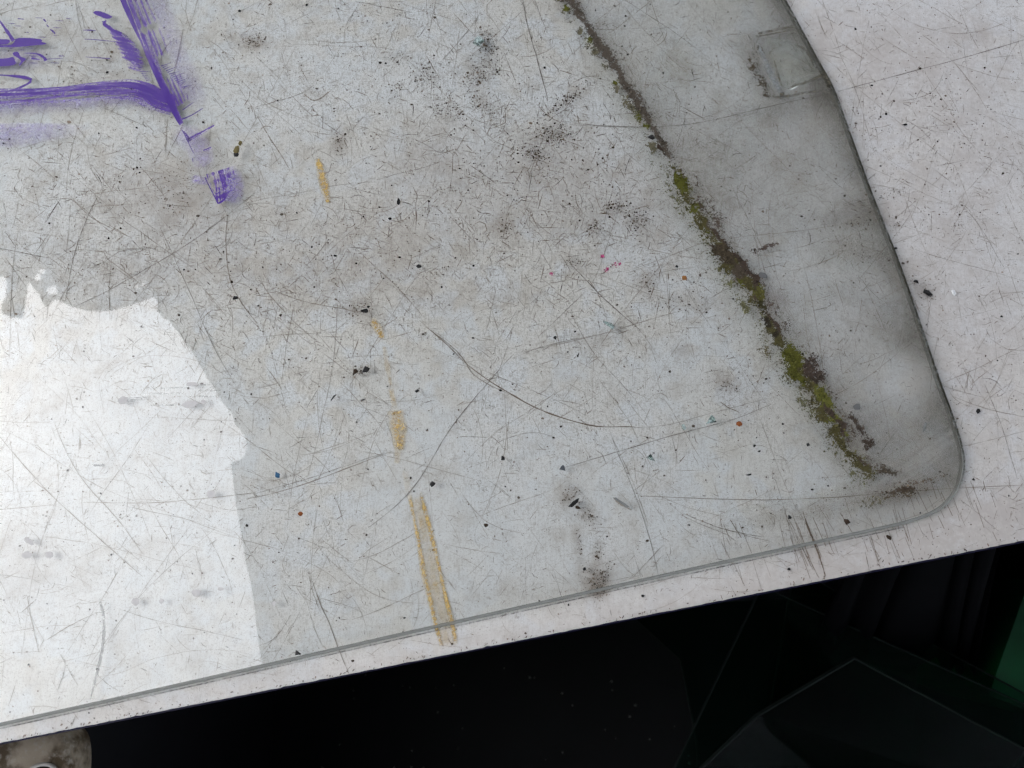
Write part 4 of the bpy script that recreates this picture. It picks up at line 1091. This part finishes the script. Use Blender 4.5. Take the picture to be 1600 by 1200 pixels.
CR = [
    ('glass_nugget', 'pale green glass nugget sitting on the sooty dark smudge', 'glass chip', 749, 68, 19, 19, 15, NUGGET, .5, 9, True),
    ('glass_shard', 'long pale green glass sliver below the pink flecks', 'glass chip', 951, 507, 21, 7, 38, NUGGET, .7, 9, True),
    ('glass_nugget', 'bluish square glass nugget near the rust crumb', 'glass chip', 1111, 658, 14, 17, 20, NUGGET, .6, 9, True),
    ('glass_nugget', 'rounded clear glass chip between slate chip and rust crumb', 'glass chip', 1016, 716, 13, 11, 0, NUGGET, .6, 9, True),
    ('glass_nugget', 'smallest clear glass chip just left of the bluish nugget', 'glass chip', 1068, 668, 7, 10, -25, NUGGET, .7, 8, True),
    ('paint_chip', 'single blue paint chip right of the mirrored sky', 'paint chip', 434, 742, 8, 11, -20, BLUE, .35, 12, False),
    ('rust_crumb', 'small reddish brown crumb below the blue chip', 'crumb', 470, 803, 7, 7, 0, RUST, .8, 18, False),
    ('rust_crumb', 'orange brown crumb left of the moss line near pink flecks', 'crumb', 1069, 435, 9, 8, 0, ORANGE, .6, 18, False),
    ('rust_crumb', 'rust red crumb right of the bluish glass nugget', 'crumb', 1154, 663, 10, 8, 15, RUST, .7, 20, False),
    ('slate_chip', 'angular dark slate chip above the black smear mark', 'stone chip', 880, 732, 9, 9, 30, SLATE, .5, 8, True),
    ('black_seed', 'upright black oval seed right of the upper yellow stain', 'seed', 623, 316, 6, 12, 5, BLACK, .8, 30, False),
    ('black_crumb', 'glossy black round crumb in the middle of the upper pane', 'crumb', 655, 417, 9, 7, 10, BLACK, .7, 20, False),
    ('black_crumb', 'tiny black crumb between two upper yellow stains', 'crumb', 524, 400, 6, 4, 0, BLACK, .7, 16, False),
    ('black_flake', 'black flake in the brown star smudge above the small yellow stain', 'flake', 570, 486, 13, 8, 12, BLACK, .4, 14, True),
    ('black_crumb', 'little black crumb touching the flake in the brown star smudge', 'crumb', 576, 480, 5, 4, 0, BLACK, .7, 14, False),
    ('grey_flake', 'grey brown flake, left half of the flake pair by the small yellow stain', 'flake', 555, 582, 8, 12, 25, BROWNBLACK, .3, 12, True),
    ('black_flake', 'black ragged flake, right half of the flake pair by the small yellow stain', 'flake', 571, 578, 14, 10, -35, BLACK, .35, 12, True),
    ('black_splinter', 'black jagged upright splinter left of the yellow streaks', 'splinter', 521, 622, 4, 14, 28, BLACK, .8, 10, True),
    ('black_flake', 'flat black flake right of the jagged upright splinter', 'flake', 567, 625, 10, 4, -28, BLACK, .6, 10, True),
    ('black_crumb', 'black crumb level with the top of the broad yellow patch', 'crumb', 652, 611, 8, 5, -25, BLACK, .7, 16, False),
    ('black_crumb', 'black crumb below the long dark curved scratch', 'crumb', 786, 716, 6, 7, 0, BLACK, .7, 16, False),
    ('black_crumb', 'black teardrop crumb beside the start of the twin yellow streaks', 'crumb', 676, 756, 9, 7, -40, BLACK, .7, 16, False),
    ('brown_crumb', 'brownish black crumb right of the twin yellow streaks', 'crumb', 759, 821, 7, 6, 20, BROWNBLACK, .8, 16, False),
    ('black_wedge', 'black wedge crumb near the lower glass edge under the sky reflection', 'crumb', 466, 1021, 10, 7, 20, BLACK, .7, 9, True),
    ('dried_bud', 'dried olive bud with black tip beside the purple paint', 'bud', 371, 236, 9, 16, 18, OLIVE, .8, 30, False),
    ('black_crumb', 'black crumb on a long scratch above the sky reflection', 'crumb', 369, 466, 9, 6, 0, BLACK, .6, 16, False),
    ('black_flake', 'black triangular flake left of the long glass sliver', 'flake', 867, 528, 5, 7, 10, BLACK, .6, 7, True),
    ('black_splinter', 'thin upright black splinter below the long glass sliver', 'splinter', 903, 555, 4, 8, 0, BLACK, .8, 8, True),
    ('black_flake', 'black leafy flake lying on the narrow part of the moss line', 'flake', 1018, 215, 13, 9, 25, BLACK, .4, 14, True),
    ('dark_green_flake', 'dark greenish flake below the black one on the moss line', 'flake', 1031, 231, 13, 9, 35, BROWNBLACK, .4, 14, True),
    ('black_crumb', 'round black crumb above the orange brown one', 'crumb', 1057, 417, 5, 5, 0, BLACK, .8, 18, False),
    ('black_crumb', 'black crumb just left of the lowest moss', 'crumb', 1262, 695, 5, 5, 0, BLACK, .8, 18, False),
    ('black_crumb', 'black crumb between the deep scratch bundle and the moss end', 'crumb', 1233, 808, 6, 6, 0, BLACK, .8, 16, False),
    ('brown_crumb', 'ragged dark brown crumb above the lower glass edge near its corner', 'crumb', 1322, 816, 10, 9, 20, BROWNBLACK, .5, 12, True),
    ('black_crumb', 'black crumb above the black sliver, far below the rust crumb', 'crumb', 1178, 697, 5, 5, 0, BLACK, .8, 16, False),
    ('black_splinter', 'short flat black sliver left of the moss end', 'splinter', 1169, 742, 10, 3, -8, BLACK, .8, 8, True),
    ('black_curl', 'curled black rubber scrap on the brown smear near the lower edge', 'scrap', 897, 786, 21, 6, -42, BLACK, .6, 16, False),
    ('brown_crumb', 'dark brown crumb right of the curled black scrap', 'crumb', 903, 793, 8, 5, 0, BROWNBLACK, .6, 14, False),
    ('grey_sliver', 'grey splinter of glass edge right of the brown smear', 'splinter', 970, 785, 27, 4, 36, GREYM, .7, 9, True),
    ('grey_stub', 'short grey stub inside the grimy rounded corner', 'scrap', 1444, 668, 5, 17, 22, GREYM, .3, 9, True),
    ('black_crumb', 'little black crumb on the glass below the brown smear streak', 'crumb', 913, 889, 5, 5, 0, BLACK, .8, 16, False),
]
for nme, lab, cat, x, y, w, h, a, mt, th, pts, angu in CR:
    crumb(nme, lab, cat, x, y, w, h, a, mt, th, None, None, pts, angu)
for nme, lab, cat, x, y, w, h, a, mt, th, pts, angu in [
    ('black_crumb', 'irregular black crumb on bare table right of the rounded glass corner', 'crumb', 1527, 643, 6, 9, 15, BLACK, .7, 14, True),
    ('black_flake', 'flat black flake on bare table below the long crossing scratch', 'flake', 1413, 195, 10, 4, -10, BLACK, .6, 10, True),
    ('black_crumb', 'small black crumb above the flat flake on bare table', 'crumb', 1384, 179, 4, 5, 0, BLACK, .8, 14, False),
    ('black_flake', 'black ragged flake in the dark smudge right of the glass edge', 'flake', 1449, 458, 16, 9, 35, BLACK, .4, 12, True),
    ('black_flake', 'smaller black flake touching the dark smudge beside the glass edge', 'flake', 1431, 440, 9, 5, 20, BLACK, .5, 10, True),
    ('white_chip', 'bright white chip on bare table beside the dark smudge', 'chip', 1489, 458, 6, 10, -30, WHITEM, .6, 10, True),
    ('brown_crumb', 'dark blot crumb on the bare rim under the glass corner', 'crumb', 1388, 840, 8, 8, 0, BROWNBLACK, .4, 12, True),
    ('black_crumb', 'black crumb on the bare rim beside the brown moss smear', 'crumb', 1004, 931, 5, 4, 20, BLACK, .7, 14, False),
    ('black_crumb', 'black crumb on the bare rim under the deep scratch bundle', 'crumb', 1232, 889, 5, 4, 0, BLACK, .7, 14, False),
    ('black_crumb', 'black dot crumb on bare table far right of the dark smudge', 'crumb', 1564, 495, 4, 4, 0, BLACK, .8, 14, False)]:
    crumb(nme, lab, cat, x, y, w, h, a, mt, th, T + .0003, None, pts, angu)
bud = bpy.data.objects['dried_bud']
ORIGIN['dried_bud'] = np.array(bud.location)
for x, y, w, h, a, mt, nme in ((370, 243, 9, 8, 10, BLACK, 'tip'), (376, 225, 7, 9, 25, OLIVE, 'stalk')):
    V_, F_ = chunk(int(x), 1, 22)
    c0 = W(x, y, ZG)
    q = V_ * (w * MPX, h * MPX, 5 * MPX)
    q[:, 2] += -q[:, 2].min() + .0001
    mesh(nme, q + c0, F_, mt, bud)

# ------------------------------------------------------------------ what lies below the table edge
# a deep black bin, added to keep light off the space below the edge
bx0, bx1, by0, by1, bh = -.36, .75, -.70, .12, .62
bin_ = empty('light_block_bin', 'deep black plastic bin added under the table edge to keep the light out', 'bin', (.13, -.45, 0))
w = .008
for nme, a, b in (('wall', (bx0, by0, .0), (bx1, by0 + w, bh)), ('wall', (bx0, by1 - w, .0), (bx1, by1, bh)), ('wall', (bx0, by0 + w, .0), (bx0 + w, by1 - w, bh)), ('wall', (bx1 - w, by0 + w, .0), (bx1, by1 - w, bh)), ('base', (bx0 + w, by0 + w, .004), (bx1 - w, by1 - w, .012))):
    v, f = box_vf(a, b)
    mesh(nme, v, f, RUBBER, bin_)


def sheet(name, label, corners, thick=.004, group='spare panes in the black bin'):
    """corners: (px, py, z) of a flat pane"""
    pts = np.array([W(x, y, z) for x, y, z in corners])
    o = empty(name, label, 'window glass', tuple(pts[np.argmin(pts[:, 2])]), group)
    nrm = np.cross(pts[1] - pts[0], pts[-1] - pts[0])
    nrm /= np.linalg.norm(nrm)
    if nrm[2] < 0:
        nrm = -nrm
        pts = pts[::-1]
    n = len(pts)
    lo = pts - nrm * thick
    mesh('pane_body', np.concatenate([pts, lo]), [list(range(n)), list(range(2 * n - 1, n - 1, -1))], GLASS_DARK, o)
    cen = pts.mean(0)
    F = [(i, n + i, n + (i + 1) % n, (i + 1) % n) for i in range(n)]
    mesh('pane_edge', np.concatenate([pts, lo]), F, DARKEDGE, o)
    # ground rim seen from above
    inn = cen + (pts - cen) * (1 - .0018 / np.linalg.norm(pts - cen, axis=1, keepdims=True))
    up = nrm * .0002
    mesh('pane_rim', np.concatenate([pts + up, inn + up]), [(i, (i + 1) % n, n + (i + 1) % n, n + i) for i in range(n)], DARKEDGE, o)
    return o


DARKEDGE = plain('dull_glass_edge', (.010, .014, .013), .8, .1, .8, 25)
sheet('spare_glass_sheet', 'topmost dark green pane in the bin with its corner pointing at the table', [(1335, 1028, .50), (1180, 1120, .47), (960, 1330, .40), (1500, 1420, .38), (1900, 1330, .47)])
sheet('spare_glass_sheet', 'second dark pane in the bin, long edge slanting down from the table edge', [(1190, 915, .44), (1310, 970, .44), (1640, 1118, .44), (1500, 1330, .36), (1030, 1250, .36)])
sheet('spare_glass_sheet', 'lowest dark pane in the bin, edge slanting towards the green crate', [(1240, 890, .40), (1285, 912, .40), (1640, 1106, .40), (1560, 1250, .33), (1200, 1120, .33)])
sheet('spare_glass_sheet', 'bottom dark pane in the bin, its bent left edge showing below the table', [(975, 950, .30), (1062, 1030, .30), (1088, 1160, .28), (1095, 1320, .25), (1420, 1300, .25), (1440, 920, .30)])
# pleated black sheet between bin and tub
pa = np.linspace(0, 1, 46)
pw_ = pa * 34 + 2.2 * np.sin(pa * 7) + 1.1 * np.sin(pa * 17)
ptop = W(1330 + 250 * pa, 1003 - .1975 * (530 + 250 * pa) - 26, T - .0235) + np.stack([0 * pa, .008 * np.sin(pw_), .005 * np.cos(pw_)], -1)
pbot = W(1270 + 270 * pa, 1010 + 40 * pa, .30) + np.stack([.01 * np.sin(pa * 11), .008 * np.sin(pw_ + .8), .005 * np.cos(pw_ + .4)], -1)
v = np.concatenate([ptop, (ptop + pbot) / 2 + (0, .004, 0), pbot, ptop - (0, 0, .002), (ptop + pbot) / 2 - (0, 0, .002), pbot - (0, 0, .002)])
F = [(r_ * 46 + i, r_ * 46 + i + 1, (r_ + 1) * 46 + i + 1, (r_ + 1) * 46 + i) for r_ in (0, 1, 3, 4) for i in range(45)]
tag(mesh('pleated_sheet', v, F, plain('matt_black_sheet', (.0022, .0023, .0030), .9, .03, .3, 20), origin=tuple(pbot[0]), smooth=True), 'black pleated plastic sheet hanging under the table edge beside the green crate', 'plastic sheet')
# green crate
gq = np.array([(1612, 905), (1548, 1085), (1720, 1150), (1790, 960)], float)
gw = W(gq[:, 0], gq[:, 1], .33)[:, :2]
if np.sum(gw[:, 0] * np.roll(gw[:, 1], -1) - np.roll(gw[:, 0], -1) * gw[:, 1]) < 0:
    gw = gw[::-1]
gc_ = gw.mean(0)
tub = empty('green_crate', 'green plastic crate at the right border below the table edge', 'crate', (gc_[0], gc_[1], .012))
v, f = prism_vf(gw, .012, .322)
mesh('crate_body', v, f, GREENP, tub)
v, f = prism_vf(gc_ + (gw - gc_) * 1.03, .322, .33)
mesh('crate_lid', v, f, GREENP, tub)

# corroded stand with a slotted head plate
zs = T - .09
st = empty('metal_stand', 'corroded pale metal stand with slotted head plate under the table corner', 'stand', tuple(W(30, 1230, 0.0)))
hp = np.array([(-90, 1196), (0, 1158), (60, 1139), (80, 1140), (98, 1148), (107, 1166), (111, 1205), (104, 1290), (-90, 1290)], float)
hw = W(hp[:, 0], hp[:, 1], zs)[:, :2]
hw, _ = resample(np.concatenate([hw, hw[:1]]), 60)
hw = hw[:-1] + np.cumsum(rng.normal(0, .00025, (59, 2)), 0) * np.hanning(59)[:, None]
if np.sum(hw[:, 0] * np.roll(hw[:, 1], -1) - np.roll(hw[:, 0], -1) * hw[:, 1]) < 0:
    hw = hw[::-1]
cen = hw.mean(0)
n = len(hw)
lay = [(1.0, zs - .03), (1.0, zs - .006), (.975, zs - .0015), (.93, zs)]
v = np.concatenate([np.c_[cen + (hw - cen) * k, np.full(n, z_)] for k, z_ in lay])
F = [list(range(n - 1, -1, -1)), list(range(3 * n, 4 * n))] + [(r_ * n + i, r_ * n + (i + 1) % n, (r_ + 1) * n + (i + 1) % n, (r_ + 1) * n + i) for r_ in range(3) for i in range(n)]
plate = mesh('head_plate', v, F, CAST, st, smooth=True)
sl, _ = resample(np.array([(38, 1226), (44, 1204), (60, 1194), (78, 1194), (90, 1204), (94, 1226), (88, 1252), (46, 1252), (38, 1226)], float), 34)
sl = W(sl[:-1, 0], sl[:-1, 1], zs + .002)
v, F = tube_vf(np.concatenate([sl, sl[:1]]), .0013, 8)
mesh('slot_rim', v, F, plain('worn_bright_metal', (.46, .44, .42), .5, .4, .25, 200), plate, smooth=True)
sp_ = sl.mean(0) + (sl - sl.mean(0)) * .9
mesh('slot', np.concatenate([sp_ - (0, 0, .0012), sp_ - (0, 0, .0016)]), [list(range(len(sp_))), list(range(2 * len(sp_) - 1, len(sp_) - 1, -1))] + [(i, len(sp_) + i, len(sp_) + (i + 1) % len(sp_), (i + 1) % len(sp_)) for i in range(len(sp_))], plain('slot_dark', (.02, .015, .012), .9, .1, .3, 80), plate)
q = st.location
v, f = box_vf((q.x - .02, q.y - .02, .012), (q.x + .02, q.y + .02, zs - .03))
mesh('post', v, f, CAST, st)
v, f = box_vf((q.x - .07, q.y - .07, .0), (q.x + .07, q.y + .07, .012))
mesh('foot_plate', v, f, CAST, st)

# crumbs of glass on the bin floor and panes
n = 120
cx, cyy = rng.uniform(120, 1600, n), rng.uniform(1040, 1300, n)
c = np.stack([cx, cyy], -1)
P_ = W(cx, cyy, .0135)
rad = rng.uniform(.0008, .0024, n)
sh = oc[None] * rng.uniform(.5, 1.4, (n, 6, 1)) * rad[:, None, None]
ok = (P_[:, 0] > bx0 + .02) & (P_[:, 0] < bx1 - .02) & (P_[:, 1] > by0 + .02) & (P_[:, 1] < by1 - .02)
P_ = (P_[:, None] + sh)[ok]
n = len(P_)
tag(mesh('glass_crumbs', P_.reshape(-1, 3), (of[None] + 6 * np.arange(n)[:, None, None]).reshape(-1, 3), plain('dusty_crumb', (.22, .23, .22), .8, .2, .3, 100)), 'scattered pale glass crumbs on the dark bin floor', 'debris', 'stuff')
